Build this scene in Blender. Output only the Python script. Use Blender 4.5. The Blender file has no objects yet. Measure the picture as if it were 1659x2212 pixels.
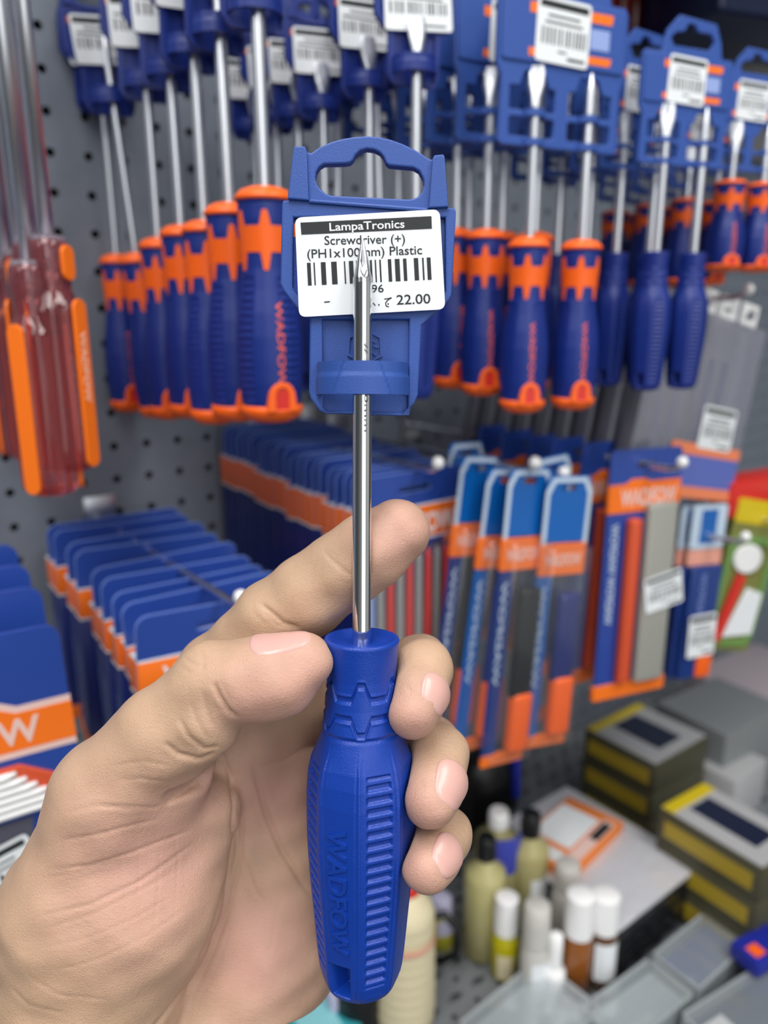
import bpy, bmesh, math, random
import numpy as np
from mathutils import Vector, Matrix
random.seed(5)
sc = bpy.context.scene
COL = sc.collection
# ------------------------------------------------------------------ camera
F = 1660.0                       # focal length in pixels of the 1659x2212 frame
PITCH = math.radians(14.5)
CP, SP = math.cos(PITCH), math.sin(PITCH)
CAM = Vector((0, 0, 1.45))
cam = bpy.data.cameras.new('camera'); co = bpy.data.objects.new('camera', cam); COL.objects.link(co)
co.location = CAM; co.rotation_euler = (math.pi/2 - PITCH, 0, 0)
cam.sensor_fit = 'VERTICAL'; cam.sensor_height = 36.0; cam.lens = 36.0*F/2212
cam.clip_start = .01; cam.clip_end = 60
cam.dof.use_dof = True; cam.dof.focus_distance = .202; cam.dof.aperture_fstop = 8.5
sc.camera = co
sc.view_settings.view_transform = 'Standard'; sc.view_settings.look = 'None'
sc.view_settings.exposure = -0.42; sc.view_settings.gamma = 1.0; sc.view_settings.use_curve_mapping = False
# ------------------------------------------------------------------ world and shop lights
w = bpy.data.worlds.new('World'); sc.world = w; w.use_nodes = True
bg = w.node_tree.nodes['Background']; bg.inputs[0].default_value = (.90, .95, 1, 1); bg.inputs[1].default_value = .10
def area(name, loc, target, sx, sy, power, col=(1, .99, .97)):
    l = bpy.data.lights.new(name, 'AREA'); l.shape = 'RECTANGLE'; l.size = sx; l.size_y = sy; l.energy = power; l.color = col
    o = bpy.data.objects.new(name, l); COL.objects.link(o); o.location = loc
    o.rotation_euler = (Vector(target)-Vector(loc)).to_track_quat('-Z', 'Y').to_euler()
area('ceiling_lamp', (-.25, -.50, 2.75), (-.25, -.40, 0), .5, 1.3, 30)
area('ceiling_lamp', (.95, -.35, 2.75), (.9, -.2, 0), .5, 1.3, 30)
area('ceiling_lamp', (-1.3, -1.3, 2.75), (-.3, .3, 1.0), .6, 1.3, 16)
area('ceiling_lamp', (.4, -2.2, 2.75), (.2, .2, 1.1), .6, 1.3, 13)
area('rear_stripe_light', (1.15, -2.3, 1.55), (.1, .3, 1.35), 2.3, 1.9, 25, (.95, .98, 1))  # unseen light behind the viewer, sized for the white stripe along the shaft
# ------------------------------------------------------------------ frames
def camv(px, py, Z):             # pixel + depth -> camera-aligned metres (right, up, away)
    return Vector(((px-829.5)/F*Z, -(py-1106)/F*Z, Z))
RC = Matrix(((1, 0, 0), (0, SP, CP), (0, CP, -SP)))      # camera frame -> world axes
def c2w(v): return CAM + RC @ Vector(v)
def P(px, py, Z): return c2w(camv(px, py, Z))
WO = Vector((-.204, .579, 1.45)); WU = Vector((.788, .616, 0)).normalized(); WN = Vector((.616, -.788, 0)).normalized()
YAW = math.atan2(WU.y, WU.x)
def W(s, n, z): return WO + WU*s + WN*n + Vector((0, 0, z))   # wall frame: along, out of the wall, up from eye level
def ray(px, py): return RC @ camv(px, py, 1)
def on_n(px, py, n):
    d = ray(px, py); k = (n - (CAM-WO).dot(WN))/d.dot(WN); return CAM + d*k
def on_s(px, py, s):
    d = ray(px, py); k = (s - (CAM-WO).dot(WU))/d.dot(WU); return CAM + d*k
def on_z(px, py, z):
    d = ray(px, py); return CAM + d*((z-CAM.z)/d.z)
def rotz(deg, loc): return Matrix.Translation(loc) @ Matrix.Rotation(math.radians(deg), 4, 'Z')
YD = math.degrees(YAW)
# ------------------------------------------------------------------ materials
def lin(c):
    c = c/255.0
    return c/12.92 if c <= .04045 else ((c+.055)/1.055)**2.4
def rgb(c): return (lin(c[0]), lin(c[1]), lin(c[2]), 1)
MATS = {}
def mat(name, c, rough=.45, metal=0, trans=0, spec=.5, bump=None, sss=0, coat=0, alpha=1, vary=0):
    if name in MATS: return MATS[name]
    m = bpy.data.materials.new(name); m.use_nodes = True; nt = m.node_tree; b = nt.nodes['Principled BSDF']
    b.inputs['Base Color'].default_value = rgb(c); b.inputs['Roughness'].default_value = rough
    b.inputs['Metallic'].default_value = metal; b.inputs['Transmission Weight'].default_value = trans
    b.inputs['Specular IOR Level'].default_value = spec; b.inputs['Coat Weight'].default_value = coat
    if sss:
        b.inputs['Subsurface Weight'].default_value = sss; b.inputs['Subsurface Scale'].default_value = .003
    tc = nt.nodes.new('ShaderNodeTexCoord')
    nz = nt.nodes.new('ShaderNodeTexNoise'); nz.inputs['Scale'].default_value = 60
    nt.links.new(tc.outputs['Object'], nz.inputs['Vector'])
    if vary:
        mx = nt.nodes.new('ShaderNodeMixRGB'); mx.blend_type = 'MULTIPLY'; mx.inputs[0].default_value = vary
        mx.inputs[1].default_value = rgb(c); nt.links.new(nz.outputs['Fac'], mx.inputs[2]); nt.links.new(mx.outputs[0], b.inputs['Base Color'])
    if bump:
        n2 = nt.nodes.new('ShaderNodeTexNoise'); n2.inputs['Scale'].default_value = bump[0]
        nt.links.new(tc.outputs['Object'], n2.inputs['Vector'])
        bp = nt.nodes.new('ShaderNodeBump'); bp.inputs['Strength'].default_value = bump[1]; bp.inputs['Distance'].default_value = bump[2]
        nt.links.new(n2.outputs['Fac'], bp.inputs['Height']); nt.links.new(bp.outputs[0], b.inputs['Normal'])
    MATS[name] = m; return m
def film(name, c, gloss=.14, tint=.0):
    m = bpy.data.materials.new(name); m.use_nodes = True; nt = m.node_tree; nt.nodes.clear()
    out = nt.nodes.new('ShaderNodeOutputMaterial'); t = nt.nodes.new('ShaderNodeBsdfTransparent'); g = nt.nodes.new('ShaderNodeBsdfGlossy')
    d = nt.nodes.new('ShaderNodeBsdfDiffuse'); d.inputs[0].default_value = rgb(c); g.inputs['Roughness'].default_value = .12
    t.inputs[0].default_value = (.97, .97, .97, 1)
    m1 = nt.nodes.new('ShaderNodeMixShader'); m1.inputs[0].default_value = tint; m2 = nt.nodes.new('ShaderNodeMixShader'); m2.inputs[0].default_value = gloss
    nt.links.new(t.outputs[0], m1.inputs[1]); nt.links.new(d.outputs[0], m1.inputs[2])
    nt.links.new(m1.outputs[0], m2.inputs[1]); nt.links.new(g.outputs[0], m2.inputs[2]); nt.links.new(m2.outputs[0], out.inputs[0])
    return m
M = dict(
 blue=mat('blue_plastic', (14, 60, 160), .36, bump=(2600, .25, .0004)),
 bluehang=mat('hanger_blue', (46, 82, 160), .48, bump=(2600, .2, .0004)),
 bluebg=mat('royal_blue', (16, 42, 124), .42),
 navy=mat('navy_rubber', (26, 34, 104), .5),
 orange=mat('orange_plastic', (255, 104, 22), .42),
 orprint=mat('orange_print', (255, 122, 26), .4),
 red=mat('red_print', (214, 44, 34), .4),
 steel=mat('chrome_steel', (226, 228, 232), .09, 1),
 steelbg=mat('satin_steel', (226, 229, 236), .3, 1),
 tip=mat('dark_steel', (120, 122, 128), .3, 1),
 white=mat('white_paper', (236, 240, 243), .55),
 whitep=mat('white_plastic', (244, 244, 244), .4),
 ink=mat('black_ink', (26, 32, 34), .5),
 board=mat('grey_paint', (128, 136, 149), .5, vary=.25),
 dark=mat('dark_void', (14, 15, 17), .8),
 black=mat('black_plastic', (16, 17, 20), .35),
 cardblue=mat('card_blue', (40, 72, 158), .32, coat=.3),
 cardnavy=mat('card_navy', (22, 38, 112), .32, coat=.3),
 skyblue=mat('sky_blue_print', (10, 96, 178), .3, coat=.4),
 bagblue=mat('bag_navy', (24, 56, 128), .3, coat=.4),
 grey=mat('grey_metal', (150, 150, 148), .45),
 greyp=mat('grey_plastic', (186, 188, 190), .4),
 skin=None,
 film=film('clear_film', (225, 232, 240), .09, .03),
 frost=film('frosted_film', (180, 182, 198), .16, .42),
 redclear=mat('clear_red_plastic', (228, 128, 134), .08, trans=.9),
 clearp=mat('clear_grey_plastic', (190, 180, 196), .08, trans=.7),
 yellow=mat('yellow_print', (216, 190, 20), .45), olive=mat('olive_print', (104, 98, 28), .5),
 green=mat('green_print', (112, 150, 80), .45), silver=mat('silver_foil', (226, 226, 232), .36, .35, bump=(60, .4, .004)),
 cream=mat('cream_plastic', (226, 214, 178), .45), teal=mat('teal_fabric', (40, 150, 160), .6),
 amber=mat('amber_liquid', (158, 92, 36), .15, trans=.2), brownb=mat('brown_bottle', (110, 66, 30), .15, trans=.2),
 paleliq=mat('pale_yellow_liquid', (222, 214, 152), .2, trans=.35), yelliq=mat('bright_yellow_liquid', (206, 196, 18), .2, trans=.2),
 lens=mat('dark_blue_glass', (28, 34, 58), .12), lav=mat('lavender_plastic', (188, 186, 214), .45),
 maroon=mat('maroon_plastic', (120, 30, 26), .2, trans=.3))
# ------------------------------------------------------------------ mesh helpers
def mesh_of(name, verts, faces, smooth=True):
    me = bpy.data.meshes.new(name); me.from_pydata([tuple(v) for v in verts], [], faces); me.update()
    if smooth: me.polygons.foreach_set('use_smooth', [True]*len(me.polygons))
    return me
def obj(name, me, m=None, parent=None):
    o = bpy.data.objects.new(name, me); COL.objects.link(o)
    if m and not me.materials: me.materials.append(m)
    if parent: o.parent = parent
    return o
def tag(o, label=None, cat=None, group=None, kind=None):
    if label: o['label'] = label
    if cat: o['category'] = cat
    if group: o['group'] = group
    if kind: o['kind'] = kind
    return o
def thing(name, label, cat, M4=None, group=None):
    o = bpy.data.objects.new(name, None); COL.objects.link(o); o.empty_display_size = .01
    if M4 is not None: o.matrix_world = M4
    return tag(o, label, cat, group)
def dup(root, M4, label, group=None):
    r = root.copy(); COL.objects.link(r); r.matrix_world = M4; r['label'] = label
    if group: r['group'] = group
    for ch in list(root.children):
        c = ch.copy(); COL.objects.link(c); c.parent = r
        for g in list(ch.children):
            d = g.copy(); COL.objects.link(d); d.parent = c
    return r
class MB:
    def __init__(s): s.v = []; s.f = []
    def add(s, verts, faces):
        b = len(s.v); s.v += [tuple(v) for v in verts]; s.f += [tuple(i+b for i in f) for f in faces]; return s
    def box(s, x0, x1, y0, y1, z0, z1, M4=None):
        vs = [Vector((x, y, z)) for x in (x0, x1) for y in (y0, y1) for z in (z0, z1)]
        if M4 is not None: vs = [M4 @ v for v in vs]
        return s.add(vs, [(0, 1, 3, 2), (4, 6, 7, 5), (0, 4, 5, 1), (2, 3, 7, 6), (0, 2, 6, 4), (1, 5, 7, 3)])
    def lathe(s, prof, seg=24, M4=None, cap=True):
        vs = []; fs = []; n = len(prof)
        for r, z in prof:
            for k in range(seg):
                a = 2*math.pi*k/seg; v = Vector((r*math.sin(a), -r*math.cos(a), z)); vs.append(M4 @ v if M4 is not None else v)
        for i in range(n-1):
            for k in range(seg):
                k2 = (k+1) % seg; fs.append((i*seg+k, i*seg+k2, (i+1)*seg+k2, (i+1)*seg+k))
        if cap: fs.append(tuple(range(seg-1, -1, -1))); fs.append(tuple((n-1)*seg+k for k in range(seg)))
        return s.add(vs, fs)
    def tube(s, pts, r, seg=10):
        pts = [Vector(p) for p in pts]; vs = []; fs = []
        rr = r if isinstance(r, (list, tuple)) else [r]*len(pts); prev = None
        for i, p in enumerate(pts):
            t = (pts[min(i+1, len(pts)-1)]-pts[max(i-1, 0)]).normalized()
            a = prev if prev is not None else (Vector((0, 0, 1)) if abs(t.z) < .9 else Vector((1, 0, 0)))
            x = (a - t*a.dot(t)).normalized(); y = t.cross(x); prev = x
            for k in range(seg):
                an = 2*math.pi*k/seg; vs.append(p + (x*math.cos(an)+y*math.sin(an))*rr[i])
        for i in range(len(pts)-1):
            for k in range(seg):
                k2 = (k+1) % seg; fs.append((i*seg+k, i*seg+k2, (i+1)*seg+k2, (i+1)*seg+k))
        fs.append(tuple(range(seg-1, -1, -1))); fs.append(tuple((len(pts)-1)*seg+k for k in range(seg)))
        return s.add(vs, fs)
    def mesh(s, name, smooth=False): return mesh_of(name, s.v, s.f, smooth)
def bevel(me, wd, seg=2, ang=35):
    bm = bmesh.new(); bm.from_mesh(me); bmesh.ops.remove_doubles(bm, verts=bm.verts, dist=1e-6)
    es = [e for e in bm.edges if len(e.link_faces) == 2 and e.calc_face_angle(0) > math.radians(ang)]
    bmesh.ops.bevel(bm, geom=es, offset=wd, segments=seg, profile=.6, affect='EDGES', clamp_overlap=True)
    bm.to_mesh(me); bm.free(); me.polygons.foreach_set('use_smooth', [True]*len(me.polygons)); sharp(me, 40); return me
def sharp(me, ang):
    try: me.set_sharp_from_angle(angle=math.radians(ang))
    except Exception: pass
    return me
DG = None
def curve_to_mesh(cu, name):
    o = bpy.data.objects.new('tmp', cu); COL.objects.link(o); bpy.context.view_layer.update()
    dg = bpy.context.evaluated_depsgraph_get()
    me = bpy.data.meshes.new_from_object(o.evaluated_get(dg)); me.name = name
    bpy.data.objects.remove(o); return me
def plate(name, loops, y0, y1, bev=0.0):
    """outline + holes in local (x, z), solid from y0 (front) to y1 (back)"""
    cu = bpy.data.curves.new(name, 'CURVE'); cu.dimensions = '2D'; cu.fill_mode = 'BOTH'
    cu.extrude = max((y1-y0)/2-bev, 1e-6); cu.bevel_depth = bev; cu.bevel_resolution = 1; cu.offset = -bev
    for lp in loops:
        sp = cu.splines.new('POLY'); sp.points.add(len(lp)-1)
        for i, q in enumerate(lp): sp.points[i].co = (q[0], q[1], 0, 1)
        sp.use_cyclic_u = True
    me = curve_to_mesh(cu, name); bpy.data.curves.remove(cu)
    me.transform(Matrix.Translation((0, (y0+y1)/2, 0)) @ Matrix.Rotation(math.pi/2, 4, 'X'))
    me.polygons.foreach_set('use_smooth', [True]*len(me.polygons)); sharp(me, 30); return me
def rrect(x0, x1, z0, z1, r, n=5):
    pts = []
    for cx, cz, a0 in ((x1-r, z1-r, 0), (x0+r, z1-r, 90), (x0+r, z0+r, 180), (x1-r, z0+r, 270)):
        for k in range(n+1):
            a = math.radians(a0+90*k/n); pts.append((cx+r*math.cos(a), cz+r*math.sin(a)))
    return pts
def circ(cx, cz, r, n=20): return [(cx+r*math.cos(2*math.pi*k/n), cz+r*math.sin(2*math.pi*k/n)) for k in range(n)]
def text_raw(s, ext=.00004, bold=0.0):
    """text verts normalised: width along x starts 0, cap height 1 -> list of verts, faces, width"""
    cu = bpy.data.curves.new('txt', 'FONT'); cu.body = s; cu.size = 1; cu.resolution_u = 3; cu.offset = bold
    me = curve_to_mesh(cu, 'txt'); bpy.data.curves.remove(cu)
    vs = [v.co.copy() for v in me.vertices]; fs = [tuple(p.vertices) for p in me.polygons]
    bpy.data.meshes.remove(me)
    if not vs: return [], [], 1
    x0 = min(v.x for v in vs); x1 = max(v.x for v in vs)
    return [Vector(((v.x-x0), v.y/.73, 0)) for v in vs], fs, x1-x0
def text_solid(mb, s, fmap, ext, bold=0.0):
    """fmap(u in 0..1 along text, v in cap heights, d) -> Vector; builds front and thickness"""
    vs, fs, wd = text_raw(s, bold=bold)
    if not vs: return
    n = len(vs)
    front = [fmap(v.x/wd, v.y, ext) for v in vs]; back = [fmap(v.x/wd, v.y, 0) for v in vs]
    ec = {}
    for f in fs:
        for i in range(len(f)):
            a, b = f[i], f[(i+1) % len(f)]; ec[(a, b)] = 1
    side = [(a, b, b+n, a+n)[::-1] for (a, b) in ec if (b, a) not in ec]
    mb.add(front+back, list(fs)+side)
def flat_text(mb, s, p0, p1, cap, y, ext=.00006, bold=0.0):
    """text on a plane y=const facing -y, baseline p0->p1 in local (x, z)"""
    p0 = Vector(p0); p1 = Vector(p1); d = p1-p0; up = Vector((-d.y, d.x)).normalized()
    def fm(u, v, e):
        q = p0+d*u+up*(v*cap); return Vector((q.x, y-e, q.y))
    text_solid(mb, s, fm, ext, bold)
ORD = ['front', 'second', 'third', 'fourth', 'fifth', 'sixth', 'seventh', 'eighth', 'ninth', 'tenth', 'eleventh', 'twelfth', 'thirteenth',
       'fourteenth', 'fifteenth', 'sixteenth', 'seventeenth', 'eighteenth', 'nineteenth', 'twentieth', 'twenty-first', 'twenty-second']
BRAND = 'WADFOW'
# ================================================================== pegboard wall (real holes)
def pegboard():
    pt = .0254; q = W(0, 0, 0); h0 = on_n(253, 1035, 0); s0 = (h0-WO).dot(WU); z0 = h0.z
    s_a, s_b, z_a, z_b = -.75, 2.0, .62, 2.1
    i0, i1 = int((s_a-s0)/pt), int((s_b-s0)/pt); j0, j1 = int((z_a-z0)/pt), int((z_b-z0)/pt)
    N = 12; vs = []; fs = []; r = .0031
    ring = [(r*math.cos(2*math.pi*k/N+math.pi/4), r*math.sin(2*math.pi*k/N+math.pi/4)) for k in range(N)]
    def sq(k):
        a = 2*math.pi*k/N+math.pi/4; c, s_ = math.cos(a), math.sin(a); m = max(abs(c), abs(s_)); return (pt/2*c/m, pt/2*s_/m)
    outer = [sq(k) for k in range(N)]
    for i in range(i0, i1+1):
        for j in range(j0, j1+1):
            cx, cz = s0+i*pt, z0+j*pt; b = len(vs)
            for (x, z) in outer: vs.append((cx+x, 0, cz+z))
            for (x, z) in ring: vs.append((cx+x, 0, cz+z))
            for (x, z) in ring: vs.append((cx+x, .0012, cz+z))
            for k in range(N):
                k2 = (k+1) % N
                fs.append((b+k, b+k2, b+N+k2, b+N+k)); fs.append((b+N+k, b+N+k2, b+2*N+k2, b+2*N+k))
    me = mesh_of('wall_left', vs, fs, False)
    o = obj('wall_left', me, M['board']); o.matrix_world = rotz(YD, (WO.x, WO.y, 0)); tag(o, 'grey painted perforated steel board wall behind the tools', 'wall', kind='structure')
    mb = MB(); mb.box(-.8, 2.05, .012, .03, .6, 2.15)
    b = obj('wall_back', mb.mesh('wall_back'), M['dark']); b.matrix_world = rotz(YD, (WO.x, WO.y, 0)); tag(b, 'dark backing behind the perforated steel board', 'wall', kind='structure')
pegboard()
for nm, x0, x1, y0, y1, lb in (('wall_rear', -3.0, 2.7, -3.1, -3.0, 'pale wall of the aisle behind the viewer'), ('wall_right', 2.6, 2.7, -3.0, .5, 'pale wall at the right of the aisle')):
    mb = MB(); mb.box(x0, x1, y0, y1, 0, 2.9); o = obj(nm, mb.mesh(nm), mat('pale_wall_paint', (226, 226, 222), .6)); tag(o, lb, 'wall', kind='structure')
# ================================================================== the held screwdriver
HB, HC, HT = camv(779, 2121, .2165), camv(787, 1378, .2050), camv(783.5, 512, .1905)
AX = (HT-HB).normalized(); AR = (Vector((1, 0, 0))-AX*AX.x).normalized(); AF = AR.cross(AX); AF = -AF if AF.z < 0 else AF
HM_c = Matrix((AR, AF, AX)).transposed().to_4x4(); HM_c.translation = HB         # driver frame in camera metres
C4 = RC.to_4x4(); C4.translation = CAM
HM = C4 @ HM_c
def ax_t(py):                    # axial distance from the base where the axis crosses image row py
    v = (py-1106)/F; return (-HB.y - v*HB.z)/(AX.y + v*AX.z)
LH = ax_t(1378); LT = ax_t(512)
prof_px = [(2121, 40), (2119, 58), (2112, 72), (2098, 80), (2080, 84), (2050, 88), (2000, 93), (1950, 98), (1900, 103), (1850, 107), (1800, 110), (1750, 111), (1700, 111), (1660, 108),
           (1630, 102), (1605, 93), (1585, 86), (1575, 83), (1568, 79), (1561, 82), (1540, 78), (1510, 74), (1480, 72.5), (1455, 72.5), (1435, 74), (1400, 77), (1382, 79), (1378, 77.5)]
HZ = np.array([ax_t(a) for a, b in prof_px]); HR = np.array([b*1.035/F*(HB.z+AX.z*ax_t(a)) for a, b in prof_px])
def sstep(x, a, b):
    t = np.clip((x-a)/(b-a), 0, 1); return t*t*(3-2*t)
Z_ = {k: ax_t(k) for k in (2112, 2100, 2030, 2080, 1990, 1640, 1600, 1568, 1515, 1490, 1555, 1462)}
def handle_R(th, z, fine=True):
    """radius of the held handle (arrays)"""
    R = np.interp(z, HZ, HR)
    body = sstep(z, ax_t(2118), ax_t(2090))*(1-sstep(z, ax_t(1640), ax_t(1575)))
    ph = (th+math.radians(23)+math.radians(22.5)) % math.radians(45) - math.radians(22.5)
    idx = np.floor((th+math.radians(23)+math.radians(22.5))/math.radians(45)).astype(int) % 8
    octo = math.cos(math.radians(22.5))/np.cos(ph)*1.035
    R = R*(1+(octo-1)*body*.85)
    if not fine: return R
    smooth = (idx % 2 == 0)
    rib_zone = (~smooth) & (z > ax_t(2075)) & (z < ax_t(1632))
    ex = np.minimum(math.radians(15.5)-np.abs(ph), 1.0)
    inwin = sstep(ex, 0, .05)*rib_zone*sstep(z, ax_t(2078), ax_t(2066))*(1-sstep(z, ax_t(1640), ax_t(1628)))
    fr = (z/.00305) % 1.0
    rib = sstep(np.abs(fr-.5), .12, .34)
    R = R-inwin*(.00085*rib+.00008)
    # grooves along the panel borders
    g = np.exp(-((np.abs(ph)-math.radians(19.5))/.022)**2)*body
    R = R-.00022*g
    # hanging hole near the base, in the smooth panel that faces the viewer
    phw = th+math.radians(28)
    hx = sstep(.275-np.abs(phw), 0, .035); hz = sstep(z, ax_t(2103), ax_t(2098))*(1-sstep(z, ax_t(2036), ax_t(2030)))
    R = R-hx*hz*.0062
    # raised star emblem round the neck
    p6 = (th-.02+math.pi/6) % (math.pi/3) - math.pi/6
    zc = ax_t(1507); dz = z-zc; a6 = np.abs(p6)
    lim = .0016+np.clip((.27-a6)/.17, 0, 1)*.0040
    d = np.abs(dz)-lim
    neck = (1-sstep(np.abs(dz), .0072, .0090))
    R = R+neck*(.00022*(1-sstep(d, -.0003, .0001))-.00052*sstep(d, -.0001, .0003)*(1-sstep(d, .0013, .0019))+.00016*np.exp(-((d-.0021)/.0004)**2))
    return R
def handle_mesh():
    nt, nz = 420, 560
    zs = np.concatenate([np.linspace(0, ax_t(2090), 40), np.linspace(ax_t(2090), LH, nz-40+1)[1:]])
    th = np.linspace(-math.pi, math.pi, nt, endpoint=False)
    T, Z = np.meshgrid(th, zs); R = handle_R(T, Z)
    V = np.stack([R*np.sin(T), -R*np.cos(T), Z], -1).reshape(-1, 3)
    i = np.arange(len(zs)-1)[:, None]; k = np.arange(nt)[None, :]; k2 = (k+1) % nt
    Fq = np.stack([i*nt+k, i*nt+k2, (i+1)*nt+k2, (i+1)*nt+k], -1).reshape(-1, 4)
    vs = V.tolist(); fs = Fq.tolist()
    # base cap (domed) and the rimmed top face with the shaft well
    n0 = len(vs); vs.append([0, 0, -.0006]); fs += [[n0, (q+1) % nt, q] for q in range(nt)]
    rt = float(np.interp(LH, HZ, HR)); top = (len(zs)-1)*nt; prev = top
    for rr, dz in ((rt*.93, .0003), (rt*.86, .0001), (rt*.80, -.0011), (rt*.45, -.0014), (.0026, -.0016), (.0, -.0016)):
        b = len(vs); vs += [[rr*math.sin(a), -rr*math.cos(a), LH+dz] for a in th]
        fs += [[prev+q, prev+(q+1) % nt, b+(q+1) % nt, b+q] for q in range(nt)]; prev = b
    return mesh_of('handle', vs, fs)
held = thing('screwdriver', 'blue plastic screwdriver with polished cross-point shaft held upright in the hand', 'screwdriver', HM)
h_handle = obj('handle', handle_mesh(), M['blue'], held)
mb = MB()
zt, zb = ax_t(1738), ax_t(2003); th0 = math.radians(-35)
def hmap(u, v, e):
    z = zt+(zb-zt)*u; th = th0+(v*.0050)/.0128
    R = float(handle_R(np.array([th]), np.array([z]), False)[0])+e-.0001
    return Vector((R*math.sin(th), -R*math.cos(th), z))
text_solid(mb, BRAND, hmap, .00065, .016)
obj('raised_lettering', mb.mesh('raised_lettering'), M['blue'], h_handle)['label'] = 'raised blue lettering on the handle'
def shaft_mesh(part='shaft', rs=.00243, zbase=None, ztop=None, nt=128):
    zbase = LH-.004 if zbase is None else zbase; ztop = LT if ztop is None else ztop
    tl = ax_t(512)-ax_t(612)
    zs = np.linspace(zbase, ztop-tl, 30) if part == 'shaft' else np.linspace(ztop-tl, ztop, 70)
    th = np.linspace(-math.pi, math.pi, nt, endpoint=False); T, Z = np.meshgrid(th, zs)
    k = np.clip((Z-(ztop-tl))/tl, 0, 1)
    env = rs*np.interp(k, [0, .12, .5, .72, .9, 1], [1, 1, .66, .40, .16, .03])
    f4 = np.abs(((T+math.pi/4*.85) % (math.pi/2))-math.pi/4)/(math.pi/4)
    flute = 1-.42*np.clip((k-.10)/.35, 0, 1)*(1-np.clip((k-.93)/.07, 0, 1))*np.clip(1-f4*1.5, 0, 1)
    R = env*flute
    V = np.stack([R*np.sin(T), -R*np.cos(T), Z], -1).reshape(-1, 3)
    i = np.arange(len(zs)-1)[:, None]; kk = np.arange(nt)[None, :]; k2 = (kk+1) % nt
    Fq = np.stack([i*nt+kk, i*nt+k2, (i+1)*nt+k2, (i+1)*nt+kk], -1).reshape(-1, 4).tolist()
    t = (len(zs)-1)*nt; Fq += [list(range(t, t+nt))]
    return sharp(mesh_of(part, V.tolist(), Fq), 50)
h_shaft = obj('shaft', shaft_mesh(), M['steel'], held)
obj('cross_tip', shaft_mesh('cross_tip'), mat('frosted_steel', (214, 216, 220), .2, 1), held)
mb = MB(); za, zb2 = ax_t(742), ax_t(932)
def smap(u, v, e):
    z = za+(zb2-za)*u; th = math.radians(14)+(v*.00105)/.00243; R = .00243+e
    return Vector((R*math.sin(th), -R*math.cos(th), z))
text_solid(mb, '#1x100mm', smap, .00002, 0)
obj('etched_lettering', mb.mesh('etched_lettering'), mat('etched_grey', (96, 98, 102), .4, .6), h_shaft)['label'] = 'dark size lettering etched along the shaft'
# ================================================================== single hanger (plate, ring, price label); local origin on the shaft axis at the ring
ZR = ax_t(817)
HGM_c = HM_c @ Matrix.Translation((0, 0, ZR)); HGM = C4 @ HGM_c; HGI = HGM_c.inverted(); CAMH = HGI @ Vector((0, 0, 0))
def hl(px, py, y=.0046):         # image point -> point of the hanger plane y
    d = (HGI @ camv(px, py, .2))-CAMH; k = (y-CAMH.y)/d.y; q = CAMH+d*k; return (q.x, q.z)
def hls(pts, y=.0046): return [hl(a, b, y) for a, b in pts]
H_OUT = [(635, 322), (638, 318), (660, 319), (664, 328), (672, 330), (690, 317), (715, 306), (740, 299), (765, 295), (792, 293), (818, 295), (845, 301), (870, 310), (895, 322), (915, 334), (926, 342), (934, 344),
         (938, 335), (957, 336), (960, 342), (968, 447), (982, 449), (985, 456), (976, 636), (970, 648), (955, 664), (925, 690), (911, 702), (903, 852), (895, 872), (872, 897), (866, 899), (704, 894), (690, 888), (670, 860), (667, 846), (669, 690), (640, 664), (612, 628), (605, 612), (609, 440), (612, 432), (624, 432)]
H_HOLE = [(681, 384), (683, 371), (690, 360), (700, 354), (745, 353), (756, 351), (763, 345), (768, 334), (778, 325), (792, 321), (808, 323), (820, 329), (828, 338), (833, 351), (840, 357), (893, 362), (905, 369), (914, 385), (916, 399), (911, 415), (902, 425), (890, 429), (882, 430), (718, 422), (704, 418), (692, 408), (685, 398)]
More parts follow.
